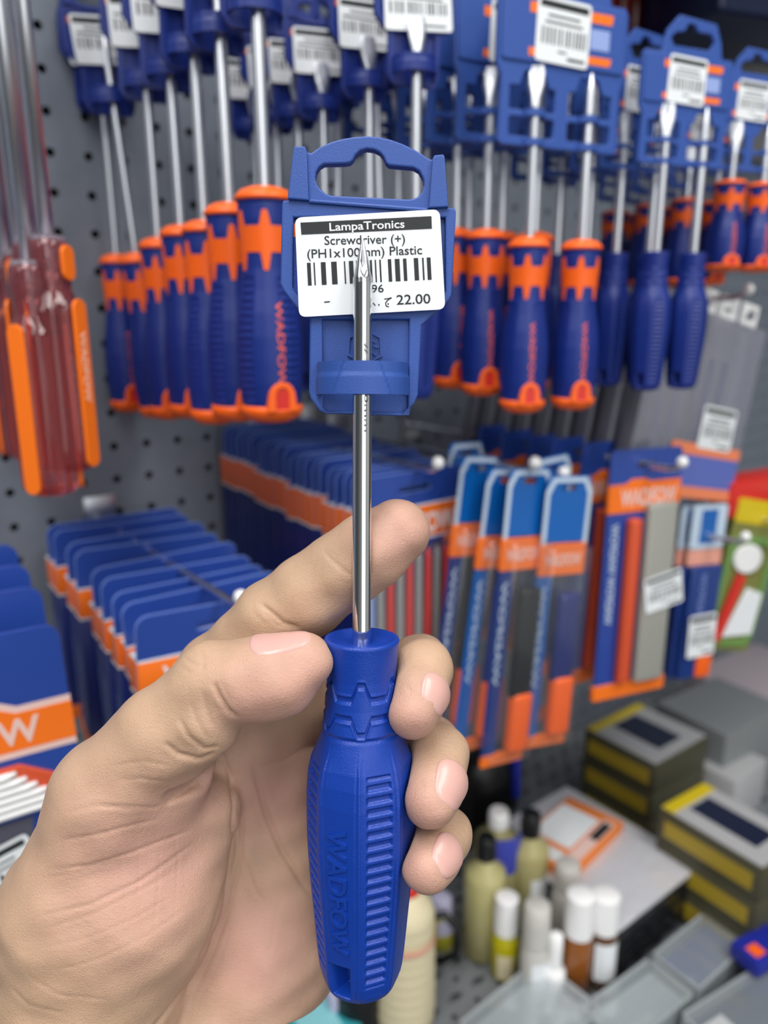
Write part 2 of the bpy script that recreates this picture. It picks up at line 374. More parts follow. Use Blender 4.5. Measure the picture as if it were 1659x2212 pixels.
def build_hanger(root, with_text=True, mt=None):
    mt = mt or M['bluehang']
    pl = obj('plate', plate('plate', [hls(H_OUT), hls(H_HOLE)], .0062, .0078, .0003), mt, root)
    win_low = [(696, 690), (884, 690), (880, 893), (704, 888), (698, 880)]
    win_up = [(634, 470), (962, 470), (962, 628), (944, 650), (650, 650), (632, 620)]
    obj('rim', plate('rim', [hls(H_OUT), hls(H_HOLE), hls(win_low), hls(win_up)], .0046, .00615, .00045), mt, root)
    # raised side horns and the ledge under the handle
    for pts in ([(635, 322), (638, 318), (660, 319), (664, 330), (668, 436), (622, 432)], [(938, 338), (957, 336), (960, 342), (968, 450), (925, 452), (934, 345)]):
        obj('side_rib', plate('side_rib', [hls(pts)], .0034, .0047, .0004), mt, root)
    obj('ledge', plate('ledge', [hls([(670, 431), (925, 450), (923, 460), (668, 440)])], .0037, .0047, .0005), mt, root)
    # recess panel lines + hexagon mark
    mbx = MB(); hexo = hls([(752, 728), (786, 708), (824, 728), (826, 770), (790, 788), (750, 768)], .006); hexi = hls([(756, 731), (786, 713), (820, 731), (822, 767), (790, 783), (754, 765)], .006)
    for i in range(6):
        j = (i+1) % 6; v = []
        for y in (.0062, .0055): v += [(hexo[i][0], y, hexo[i][1]), (hexo[j][0], y, hexo[j][1]), (hexi[j][0], y, hexi[j][1]), (hexi[i][0], y, hexi[i][1])]
        mbx.add(v, [(4, 5, 6, 7), (0, 4, 7, 3), (1, 2, 6, 5), (0, 1, 5, 4), (3, 7, 6, 2)])
    for a, b in (((764, 735), (770, 752)), ((770, 752), (764, 762)), ((804, 735), (812, 740)), ((806, 748), (818, 750)), ((804, 760), (812, 768))):
        p, q = hl(*a, .006), hl(*b, .006); d = Vector((q[0]-p[0], q[1]-p[1])); nn = Vector((-d.y, d.x)).normalized()*.00025
        v = []
        for y in (.0062, .0055): v += [(p[0]+nn.x, y, p[1]+nn.y), (q[0]+nn.x, y, q[1]+nn.y), (q[0]-nn.x, y, q[1]-nn.y), (p[0]-nn.x, y, p[1]-nn.y)]
        mbx.add(v, [(4, 5, 6, 7), (0, 4, 7, 3), (1, 2, 6, 5), (0, 1, 5, 4), (3, 7, 6, 2)])
    obj('moulded_mark', mbx.mesh('moulded_mark'), mt, pl)
    # retaining ring: half band bulging to the front
    nt = 64; rx = .0117; ry = .0112; t = .0013; vs = []; fs = []; zz = np.linspace(-.0041, .0040, 15)
    rows = []
    for shell in (0, 1):
        for z in zz:
            row = []
            for k in range(nt+1):
                a = -math.pi/2+math.pi*k/nt; rr = 1.0 if shell == 0 else 1-t/rx
                trap = sstep(np.array([.0044+(.0040-z)*.34-abs(rx*math.sin(a))]), 0, .0004)[0]*(1 if math.cos(a) > .3 else 0)
                bump = 0 if shell else .0005*trap+(.0003 if z < .0008 else 0)
                x = (rx*rr+bump)*math.sin(a); y = .0046-(ry*rr+bump)*max(math.cos(a), 0)**.85
                row.append(len(vs)); vs.append((x, y, z))
            rows.append(row)
    m = len(zz)
    for i in range(m-1):
        for k in range(nt):
            fs.append((rows[i][k], rows[i][k+1], rows[i+1][k+1], rows[i+1][k])); fs.append((rows[m+i][k], rows[m+i+1][k], rows[m+i+1][k+1], rows[m+i][k+1]))
    for k in range(nt):
        fs.append((rows[0][k+1], rows[0][k], rows[m][k], rows[m][k+1])); fs.append((rows[m-1][k], rows[m-1][k+1], rows[2*m-1][k+1], rows[2*m-1][k]))
    obj('retaining_ring', sharp(mesh_of('retaining_ring', vs, fs), 35), mt, root)
    # printed insert showing at the left of the sticker
    ins = obj('printed_insert', plate('printed_insert', [hls([(628, 476), (660, 474), (662, 655), (640, 640), (628, 622)])], .0059, .0061), M['blue'], root)
    mb1 = MB(); q = hls([(626, 480), (650, 480), (650, 508), (627, 510)]); mb1.add([(a, .0058, b) for a, b in q], [(0, 3, 2, 1)]); obj('orange_stripe', mb1.mesh('orange_stripe'), M['orprint'], ins)
    # price sticker
    ys = .0030
    cs = hls([(637, 470), (950, 452), (962, 668), (646, 685)], ys); c = [Vector(v) for v in cs]
    out = []
    for i in range(4):
        p = c[i]; a = (c[i-1]-p).normalized(); b = (c[(i+1) % 4]-p).normalized()
        for k in range(7):
            tt = k/6; r = .0019; out.append(p+a*r*(1-tt)**2+b*r*tt**2)
    st = obj('price_label', plate('price_label', [[(v.x, v.y) for v in out]], ys, ys+.00013), M['white'], root)
    st['label'] = 'white paper price label with barcode'
    pm = MB(); yk = ys-.00003
    def quad(pts):
        v = [];
        for y in (yk, yk-.00005): v += [(a, y, b) for a, b in hls(pts, ys)]
        pm.add(v, [(4, 7, 6, 5), (0, 1, 5, 4), (1, 2, 6, 5), (2, 3, 7, 6), (3, 0, 4, 7)])
    quad([(649, 481), (932, 467), (933, 494), (651, 507)])
    for a, b in ((345, 372), (392, 402), (445, 480), (520, 560), (612, 622), (648, 680), (700, 712), (730, 752), (770, 780), (800, 815), (835, 845), (868, 880), (930, 955), (980, 1015), (1040, 1065), (1118, 1150), (1178, 1190), (1212, 1240)):
        xa, xb = 560+a/3.352, 560+b/3.352
        def yy(x, top): k = (x-662)/269; return (568-12*k) if top else (617-13*k)
        quad([(xa, yy(xa, 1)), (xb, yy(xb, 1)), (xb+2.5, yy(xb, 0)), (xa+2.5, yy(xa, 0))])
    if with_text:
        def tx(mbx, s, p0, p1, cap, bold=0.008, yoff=0): flat_text(mbx, s, hl(*p0, ys), hl(*p1, ys), cap*.0001185, yk-yoff, .00005, bold)
        tx(pm, 'Screwdriver (+)', (701, 529), (875, 525), 19); tx(pm, '(PH1x100mm) Plastic', (664, 558), (912, 549), 19)
        tx(pm, '96', (803, 632), (829, 631), 17); tx(pm, '22.00', (857, 658), (930, 655), 21); tx(pm, '.', (817, 660), (820, 660), 21)
        tx(pm, '-', (701, 658), (713, 657), 17)
        # the Arabic letter jeem and the stub of the letter after it, drawn as strokes
        for pts in ([(830, 646), (839, 645), (846, 643), (838, 648), (833, 654), (834, 661), (840, 663)], [(806, 654), (809, 658), (811, 660)]):
            for a, b in zip(pts, pts[1:]):
                d = Vector((b[0]-a[0], b[1]-a[1])); nn = Vector((-d.y, d.x)).normalized()*1.1
                quad([(a[0]+nn.x, a[1]+nn.y), (a[0]-nn.x, a[1]-nn.y), (b[0]-nn.x, b[1]-nn.y), (b[0]+nn.x, b[1]+nn.y)])
        quad([(837, 655), (840, 655), (840, 658), (837, 658)])
        wm = MB(); flat_text(wm, 'LampaTronics', hl(712, 499, ys), hl(874, 492, ys), 17*.0001185, yk-.00006, .00004, .012)
        obj('shop_name', wm.mesh('shop_name'), M['white'], st)['label'] = 'white lettering on the black band'
    else:
        for y0, x0, x1 in ((522, 700, 875), (546, 664, 912), (650, 800, 930)): quad([(x0, y0), (x1, y0-4), (x1, y0+4), (x0, y0+8)])
    obj('label_print', pm.mesh('label_print'), M['ink'], st)
hang = thing('hanger_card', 'sharp blue plastic hanger with the white price label behind the held shaft', 'hanger', HGM)
build_hanger(hang)
# ================================================================== the hand (one continuous surface from a distance field)
def cv(q): return np.array(camv(q[0], q[1], q[2]))
def rcone(p, a, b, ra, rb):
    ba = b-a; t = np.clip(((p-a)@ba)/(ba@ba), 0, 1)[:, None]
    return np.linalg.norm(p-(a+t*ba), axis=1)-(ra+(rb-ra)*t[:, 0])
def chain(p, pts, k=.002):
    d = None
    for (a, b) in zip(pts, pts[1:]):
        e = rcone(p, cv(a), cv(b), a[3], b[3]); d = e if d is None else smin(d, e, k)
    return d
def smin(a, b, k):
    h = np.clip(.5+.5*(b-a)/k, 0, 1); return b+(a-b)*h-k*h*(1-h)
def smax(a, b, k): return -smin(-a, -b, k)
def sph(p, q): return np.linalg.norm(p-cv(q), axis=1)-q[3]
THUMB_D = [(657, 1430, .1975, .0074), (610, 1452, .1975, .0090), (545, 1468, .198, .0100), (462, 1478, .200, .0108)]
THUMB_P = [(462, 1480, .200, .0106), (345, 1592, .2030, .0123), (235, 1718, .207, .0140)]
INDEX = [(858, 1148, .2125, .0091), (800, 1190, .2125, .0100), (745, 1228, .2145, .0102), (670, 1284, .2175, .0108), (592, 1342, .2205, .0112), (470, 1470, .2300, .0128), (455, 1600, .2390, .0140)]
MIDDLE = [(891, 1540, .2005, .0067), (905, 1500, .2045, .0073), (914, 1446, .2120, .0076), (905, 1438, .2290, .0086), (850, 1460, .2380, .0095), (620, 1540, .2440, .0120)]
RING = [(929, 1730, .2005, .0070), (942, 1690, .2055, .0076), (946, 1632, .2130, .0080), (925, 1612, .2320, .0090), (860, 1630, .2420, .0098), (640, 1660, .2470, .0120)]
LITTLE = [(921, 1876, .2015, .0064), (938, 1846, .2060, .0069), (958, 1806, .2135, .0073), (940, 1790, .2330, .0082), (870, 1800, .2420, .0090), (650, 1820, .2460, .0115)]
def sdf(p):
    p = np.asarray(p, dtype=np.float64)
    wr = (300, 2420, .2340, .0240)
    # palm slab
    d = chain(p, [wr, (430, 2000, .2420, .0175), (480, 1600, .2420, .0130)], .006)
    for m_, mid in (((590, 1560, .2450, .0125), (500, 2020, .2440, .0160)), ((640, 1680, .2470, .0125), (560, 2060, .2450, .0165)), ((650, 1830, .2470, .0125), (590, 2090, .2440, .0175))):
        d = smin(d, chain(p, [wr, mid, m_], .006), .010)
    d = smin(d, rcone(p, cv((585, 2030, .2420, 0)), cv((480, 2250, .2400, 0)), .0185, .0200), .008)      # heel of the palm
    d = smin(d, rcone(p, cv((500, 1650, .2390, 0)), cv((560, 1560, .2410, 0)), .0120, .0115), .008)
    f = chain(p, INDEX, .004)
    mi = chain(p, MIDDLE, .003); ri = chain(p, RING, .003); li = chain(p, LITTLE, .003)
    f2 = smin(smin(mi, ri, .0008), li, .0008)
    d = smin(d, f, .007); d = smin(d, f2, .0035)
    # thenar mass and wrist
    t = chain(p, [(432, 1752, .2230, .0118), (300, 1940, .2190, .0215), (175, 2240, .2230, .0245)], .010)
    t = smin(t, chain(p, [(235, 1718, .207, .0140), (160, 1960, .2130, .0188), (170, 2240, .2220, .0230)], .006), .012)
    t = smin(t, chain(p, [(170, 2240, .2230, .0240), wr, (260, 3000, .2350, .0260)], .01), .012)
    d = smin(d, rcone(p, cv(wr), cv((330, 3000, .2380, 0)), .0240, .0270), .012)
    tp = chain(p, THUMB_P, .003)
    t = smin(t, tp, .007)
    t = smin(t, rcone(p, cv((400, 1640, .209, 0)), cv((330, 1770, .213, 0)), .0085, .0120), .006)
    bulge = smin(sph(p, (452, 1560, .1985, .0082)), sph(p, (418, 1592, .2010, .0080)), .004)
    t = smin(t, bulge, .004)
    td = chain(p, THUMB_D, .004)
    td = smin(td, sph(p, (598, 1478, .1955, .0082)), .004)
    t = smin(t, td, .0026)
    d = smin(d, t, .0026)
    # the fold between the thumb root and the palm
    fold = rcone(p, cv((372, 1722, .1985, 0)), cv((440, 1684, .2050, 0)), .0016, .0034)
    d = smax(d, -fold, .0022)
    # contact with the tool: the skin is pressed flat against it
    q = p-np.array(HB); z = q@np.array(AX); x = q@np.array(AR); y = q@np.array(AF); r = np.hypot(x, y)
    R = np.interp(z, HZ, HR, left=0, right=0)*1.02
    tool = np.where((z > -.001) & (z < LH+.0006), r-R, np.where(z > LH, np.hypot(np.maximum(r-.0095, 0), z-LH), np.hypot(r, z)))
    tool = np.where(z > LH, np.minimum(tool, r-.0025), tool)
    return smax(d, -tool, .0012)
def surface_nets(h=.00058):
    lo = np.array([-.112, -.150, .172]); hi = np.array([.034, .012, .272]); B = 6
    n = np.ceil((hi-lo)/h/B).astype(int); N = n*B
    D = np.empty(tuple(N), np.float32)
    bi = np.stack(np.meshgrid(*[np.arange(k) for k in n], indexing='ij'), -1).reshape(-1, 3)
    c = lo+(bi*B+(B-1)/2)*h; dc = sdf(c)
    D5 = D.reshape(n[0], B, n[1], B, n[2], B); D5[:] = dc.reshape(n[0], 1, n[1], 1, n[2], 1)
    near = np.abs(dc) < h*B*1.25
    off = np.stack(np.meshgrid(*[np.arange(B)]*3, indexing='ij'), -1).reshape(-1, 3)
    sel = bi[near]
    for s in range(0, len(sel), 1500):
        b = sel[s:s+1500]; idx = (b[:, None, :]*B+off[None]).reshape(-1, 3)
        D[idx[:, 0], idx[:, 1], idx[:, 2]] = sdf(lo+idx*h)
    D[0] = D[-1] = 1; D[:, 0] = D[:, -1] = 1; D[:, :, 0] = D[:, :, -1] = 1
    ins = D < 0
    cs = [(i, j, k) for i in (0, 1) for j in (0, 1) for k in (0, 1)]
    sl = lambda a, o: a[o[0]:a.shape[0]-1+o[0], o[1]:a.shape[1]-1+o[1], o[2]:a.shape[2]-1+o[2]]
    cnt = sum(sl(ins, o).astype(np.uint8) for o in cs); act = (cnt > 0) & (cnt < 8)
    ci = np.argwhere(act); ids = -np.ones(act.shape, np.int32); ids[act] = np.arange(len(ci))
    vals = {o: D[ci[:, 0]+o[0], ci[:, 1]+o[1], ci[:, 2]+o[2]] for o in cs}
    acc = np.zeros((len(ci), 3)); num = np.zeros(len(ci))
    for a in cs:
        for ax in range(3):
            if a[ax] == 1: continue
            b = list(a); b[ax] = 1; b = tuple(b); da, db = vals[a], vals[b]; cr = (da < 0) != (db < 0)
            t = np.where(cr, da/np.where(cr, da-db, 1), 0); pt = np.tile(np.array(a, float), (len(ci), 1)); pt[:, ax] = t
            acc += pt*cr[:, None]; num += cr
    V = lo+(ci+acc/num[:, None])*h
    faces = []
    for ax in range(3):
        o1, o2 = [(1, 2), (2, 0), (0, 1)][ax]
        s0 = np.moveaxis(ins, (ax, o1, o2), (0, 1, 2)); idm = np.moveaxis(ids, (ax, o1, o2), (0, 1, 2))
        a = s0[:-1, 1:-1, 1:-1]; b = s0[1:, 1:-1, 1:-1]; e = np.argwhere(a != b)
        i, j, k = e[:, 0], e[:, 1]+1, e[:, 2]+1
        qd = np.stack([idm[i, j-1, k-1], idm[i, j, k-1], idm[i, j, k], idm[i, j-1, k]], -1)
        fl = ~s0[i, j, k]; qd[fl] = qd[fl][:, ::-1]; faces.append(qd)
    return V, np.concatenate(faces)
def grad(p, e=.0004):
    g = np.stack([sdf(p+np.eye(3)[i]*e)-sdf(p-np.eye(3)[i]*e) for i in range(3)], -1)
    return g/np.maximum(np.linalg.norm(g, axis=1, keepdims=True), 1e-9)
# creases: image polyline, width px, depth mm, depth window (m)
CR = [
 ([(462, 1472), (474, 1505), (494, 1535), (514, 1552)], 5, 1.1, .185, .215), ([(474, 1470), (500, 1520)], 7, .4, .185, .215),
 ([(436, 1490), (444, 1530), (462, 1575)], 5, .45, .185, .21), ([(410, 1515), (424, 1556), (452, 1600)], 5, .4, .185, .21),
 ([(386, 1548), (408, 1590), (440, 1618), (478, 1612)], 5, .6, .185, .215), ([(352, 1600), (385, 1630), (430, 1640), (470, 1622)], 5, .8, .185, .22),
 ([(455, 1600), (480, 1628), (497, 1675), (505, 1745), (503, 1830), (495, 1880), (478, 1950), (450, 2040), (405, 2130), (340, 2212), (220, 2360)], 5, 1.1, .195, .25),
 ([(505, 1720), (522, 1770), (520, 1850), (498, 1950), (462, 2050), (420, 2140)], 5, .6, .195, .25),
 ([(355, 1738), (395, 1712), (425, 1688)], 5, .8, .19, .23), ([(190, 1745), (260, 1740), (330, 1745), (358, 1735)], 4, .35, .18, .23),
 ([(130, 1760), (210, 1738), (300, 1752)], 4, .3, .18, .23), ([(240, 1655), (310, 1645), (370, 1655)], 4, .28, .18, .23), ([(250, 1685), (300, 1682), (370, 1690)], 4, .28, .18, .23),
 ([(120, 1820), (220, 1800), (300, 1780), (345, 1768)], 4, .4, .18, .23), ([(100, 1880), (200, 1868), (290, 1840), (380, 1806), (425, 1785)], 4, .5, .18, .23),
 ([(90, 1900), (180, 1880), (270, 1858)], 4, .25, .18, .23), ([(80, 1980), (190, 1955), (300, 1905), (380, 1850), (430, 1812)], 4, .5, .18, .23),
 ([(90, 2010), (200, 1975), (300, 1925), (400, 1870)], 3, .28, .18, .23), ([(80, 2050), (180, 2030), (290, 1985), (380, 1930)], 3, .3, .18, .23),
 ([(110, 2100), (220, 2070), (320, 2020), (420, 1950)], 3, .28, .18, .23), ([(60, 2110), (130, 2150), (240, 2160)], 3, .28, .18, .23), ([(20, 2130), (60, 2170), (140, 2190)], 4, .3, .18, .23),
 ([(290, 1780), (300, 1850), (298, 1930), (310, 2010)], 3, .18, .18, .23), ([(330, 1770), (345, 1850), (340, 1940), (330, 2030)], 3, .18, .18, .23), ([(370, 1790), (385, 1850), (380, 1930)], 3, .18, .18, .23),
 ([(258, 1800), (262, 1870), (270, 1950), (285, 2040)], 3, .15, .18, .23), ([(220, 1820), (224, 1900), (240, 1980)], 3, .15, .18, .23),
 ([(545, 1640), (560, 1700), (575, 1760), (610, 1840), (655, 1910), (690, 1950)], 7, .9, .2, .26), ([(525, 1850), (545, 1910), (575, 1960)], 5, .5, .2, .26),
 ([(560, 1660), (620, 1640), (680, 1600)], 5, .4, .2, .26), ([(500, 2000), (470, 2090), (420, 2180)], 4, .3, .2, .26), ([(600, 1950), (590, 2030), (560, 2110)], 4, .25, .2, .26),
 ([(560, 1302), (590, 1326), (612, 1346), (650, 1356)], 5, .7, .195, .235), ([(566, 1318), (600, 1350), (640, 1362)], 4, .35, .195, .235), ([(545, 1320), (575, 1350)], 4, .2, .195, .235),
 ([(698, 1188), (715, 1208), (742, 1232), (770, 1250)], 5, .5, .195, .235), ([(706, 1186), (730, 1206)], 4, .25, .195, .235),
 ([(400, 1400), (420, 1412), (445, 1418)], 4, .3, .18, .22), ([(395, 1420), (420, 1436), (446, 1440)], 4, .3, .18, .22), ([(430, 1398), (440, 1425), (436, 1452)], 4, .25, .18, .22), ([(390, 1440), (412, 1455)], 4, .25, .18, .22),
 ([(876, 1480), (885, 1490), (888, 1500)], 4, .25, .19, .22), ([(905, 1690), (918, 1700)], 4, .25, .19, .22),
]
def build_hand():
    V, Fq = surface_nets(); Nn = grad(V); h = .00058
    px = V[:, 0]/V[:, 2]*F+829.5; py = -V[:, 1]/V[:, 2]*F+1106
    facing = -(Nn*V/np.linalg.norm(V, axis=1, keepdims=True)).sum(1)
    disp = np.zeros(len(V))
    for pts, wpx, dmm, z0, z1 in CR:
        best = np.full(len(V), 1e9); pts = np.array(pts, float)
        L = np.linalg.norm(np.diff(pts, axis=0), axis=1); tot = L.sum(); acc = 0; fade = np.ones(len(V))
        for a, b, l in zip(pts, pts[1:], L):
            ba = b-a; t = np.clip(((px-a[0])*ba[0]+(py-a[1])*ba[1])/(ba@ba), 0, 1)
            dd = np.hypot(px-a[0]-t*ba[0], py-a[1]-t*ba[1]); up = dd < best; best[up] = dd[up]; u = (acc+t*l)/tot
            fade[up] = (np.clip(u/.15, 0, 1)*np.clip((1-u)/.15, 0, 1))[up]; acc += l
        wgt = np.exp(-(best/(wpx*.85))**2)*fade-.16*np.exp(-((best-2.4*wpx)/(1.6*wpx))**2)*fade
        disp += np.where((V[:, 2] > z0) & (V[:, 2] < z1) & (facing > .05), wgt*dmm*(.00055 if dmm < .6 else .0008), 0)*np.clip(facing*3, 0, 1)
    # low frequency unevenness of the flesh
    nz = .00022*(np.sin(V[:, 0]*420+V[:, 1]*310)+np.sin(V[:, 1]*520-V[:, 2]*380+1.3)+np.sin(V[:, 0]*260-V[:, 1]*600+.7))
    V = V-Nn*(disp-nz*.5)[:, None]
    pink = np.zeros(len(V))
    for q, rad in (((650, 1470, .190), .016), ((560, 1510, .189), .012), ((870, 1150, .204), .014), ((885, 1560, .194), .012), ((915, 1750, .194), .012), ((905, 1890, .195), .011), ((330, 1880, .197), .026), ((600, 1700, .232), .02), ((560, 2050, .225), .022), ((480, 1720, .21), .012)):
        c = cv((*q, 0)); pink = np.maximum(pink, np.exp(-(np.linalg.norm(V-c, axis=1)/rad)**2))
    base = cv((300, 2212, .225, 0))
    Rn = np.array(RC); Vw = (V-base)@Rn.T
    me = mesh_of('hand', Vw.tolist(), Fq.tolist())
    at = me.attributes.new('flush', 'FLOAT', 'POINT'); at.data.foreach_set('value', pink.astype(np.float32))
    m = bpy.data.materials.new('skin'); m.use_nodes = True; nt = m.node_tree; b = nt.nodes['Principled BSDF']; L = nt.links
    a = nt.nodes.new('ShaderNodeAttribute'); a.attribute_name = 'flush'
    mx = nt.nodes.new('ShaderNodeMixRGB'); mx.inputs[1].default_value = rgb((203, 169, 140)); mx.inputs[2].default_value = rgb((212, 165, 148)); L.new(a.outputs['Fac'], mx.inputs[0])
    tc = nt.nodes.new('ShaderNodeTexCoord'); n1 = nt.nodes.new('ShaderNodeTexNoise'); n1.inputs['Scale'].default_value = 130; n1.inputs['Detail'].default_value = 4; L.new(tc.outputs['Object'], n1.inputs['Vector'])
    m2 = nt.nodes.new('ShaderNodeMixRGB'); m2.blend_type = 'MULTIPLY'; m2.inputs[0].default_value = .22; L.new(mx.outputs[0], m2.inputs[1]); L.new(n1.outputs['Fac'], m2.inputs[2]); L.new(m2.outputs[0], b.inputs['Base Color'])
    b.inputs['Roughness'].default_value = .46; b.inputs['Subsurface Weight'].default_value = .22; b.inputs['Subsurface Scale'].default_value = .0025; b.inputs['Subsurface Radius'].default_value = (1, .4, .25)
    b.inputs['Specular IOR Level'].default_value = .35
    v = nt.nodes.new('ShaderNodeTexVoronoi'); v.inputs['Scale'].default_value = 1300; v.feature = 'DISTANCE_TO_EDGE'; L.new(tc.outputs['Object'], v.inputs['Vector'])
    mp = nt.nodes.new('ShaderNodeMapping'); mp.inputs['Rotation'].default_value = (.3, .5, .6); mp.inputs['Scale'].default_value = (1, 4.5, 1); L.new(tc.outputs['Object'], mp.inputs['Vector'])
    n3 = nt.nodes.new('ShaderNodeTexNoise'); n3.inputs['Scale'].default_value = 420; L.new(mp.outputs[0], n3.inputs['Vector'])
    ad = nt.nodes.new('ShaderNodeMath'); ad.operation = 'ADD'; L.new(v.outputs['Distance'], ad.inputs[0]); L.new(n3.outputs['Fac'], ad.inputs[1])
    bp = nt.nodes.new('ShaderNodeBump'); bp.inputs['Strength'].default_value = .28; bp.inputs['Distance'].default_value = .0005; L.new(ad.outputs[0], bp.inputs['Height']); L.new(bp.outputs[0], b.inputs['Normal'])
    M['skin'] = m
    o = obj('hand', me, m); o.location = c2w(base)
    tag(o, 'left hand gripping the blue screwdriver handle, index finger straight behind the shaft', 'hand')
    # fingernails laid on the skin
    nail = mat('fingernail', (215, 168, 158), .36, sss=.15, coat=.2)
    def nailmesh(c, t, nn, wid, ln, R):
        c = cv((*c, 0)); t = np.array(t, float); t /= np.linalg.norm(t); nn = np.array(nn, float); nn -= t*(nn@t); nn /= np.linalg.norm(nn); s_ = np.cross(t, nn)
        na, nb = 29, 29; pts = []; rim = []
        for i in range(nb):
            for j in range(na):
                u, v_ = -1+2*j/(na-1), -1+2*i/(nb-1)
                k = max(abs(u), abs(v_))/max((abs(u)**3.2+abs(v_)**3.2)**(1/3.2), 1e-9) if (u or v_) else 1
                uu, vv = u*k, v_*k; an = uu*wid/2/R
                pts.append((an, vv*ln/2)); rim.append(max(abs(u), abs(v_)))
        pts = np.array(pts); rim = np.array(rim)
        dr = nn*np.cos(pts[:, :1])+s_*np.sin(pts[:, :1]); q = c+t*pts[:, 1:]+dr*R*1.22
        for _ in range(40): q = q-dr*np.clip(sdf(q), -.002, .004)[:, None]*.9
        q = q+dr*np.where(rim > .97, -.0004, np.where(rim > .88, .00012, .00028))[:, None]
        fs = [(i*na+j, i*na+j+1, (i+1)*na+j+1, (i+1)*na+j) for i in range(nb-1) for j in range(na-1)]
        vw = (q-base)@Rn.T
        e1, e2 = vw[1]-vw[0], vw[na]-vw[0]; mid = na*nb//2
        nrm = np.cross(vw[mid+1]-vw[mid], vw[mid+na]-vw[mid])
        if nrm@(Rn@nn) < 0: fs = [f[::-1] for f in fs]
        return mesh_of('fingernail', vw.tolist(), fs)
    def dirv(a, b): return cv((*a, 0))-cv((*b, 0))
    for c, tip, base_, nn, wid, ln, R in (
        ((636, 1437, .1975), (690, 1405, .197), (560, 1458, .198), (-.05, .93, -.25), .0130, .0155, .0085),
        ((900, 1517, .2034), (891, 1540, .2005), (914, 1446, .212), (.74, .46, -.45), .0104, .0098, .0069),
        ((935, 1714, .2026), (929, 1730, .2005), (946, 1632, .213), (.72, .46, -.50), .0120, .0125, .0072),
        ((928, 1863, .2035), (921, 1876, .2015), (958, 1806, .2135), (.64, .42, -.62), .0102, .0108, .0066)):
        obj('fingernail', nailmesh(c, dirv(tip, base_), nn, wid, ln, R), nail, o)['label'] = 'pale pink fingernail'
build_hand()
# ================================================================== background tools: builders
def lowres_handle(nt=110, nz=150):
    zs = np.linspace(0, LH, nz); th = np.linspace(-math.pi, math.pi, nt, endpoint=False)
    T, Z = np.meshgrid(th, zs); R = handle_R(T, Z)
    V = np.stack([R*np.sin(T), -R*np.cos(T), Z-LH], -1).reshape(-1, 3)
    i = np.arange(nz-1)[:, None]; k = np.arange(nt)[None, :]; k2 = (k+1) % nt
    fs = np.stack([i*nt+k, i*nt+k2, (i+1)*nt+k2, (i+1)*nt+k], -1).reshape(-1, 4).tolist()
    fs += [list(range(nt-1, -1, -1)), list(range((nz-1)*nt, nz*nt))]
    return mesh_of('handle', V.tolist(), fs)
DUO = [(.0, .25), (.006, .62), (.02, .80), (.045, .86)]
def duo_R(f): return np.interp(f, [0, .05, .06, .13, .25, .33, .42, .52, .62, .72, .82, .90, .94, 1], [.86, .86, .80, .80, .72, .72, .80, .92, .99, 1.0, .98, .92, .86, .5])
def grid_lathe(fun, zs, nt, name):
    th = np.linspace(-math.pi, math.pi, nt, endpoint=False); T, Z = np.meshgrid(th, zs); R = fun(T, Z)
    V = np.stack([R*np.sin(T), -R*np.cos(T), Z], -1).reshape(-1, 3); nz = len(zs)
    i = np.arange(nz-1)[:, None]; k = np.arange(nt)[None, :]; k2 = (k+1) % nt
    fs = np.stack([i*nt+k, i*nt+k2, (i+1)*nt+k2, (i+1)*nt+k], -1).reshape(-1, 4).tolist()
    fs += [list(range(nt-1, -1, -1)), list(range((nz-1)*nt, nz*nt))]
    return mesh_of(name, V.tolist(), fs)
MESH = {}
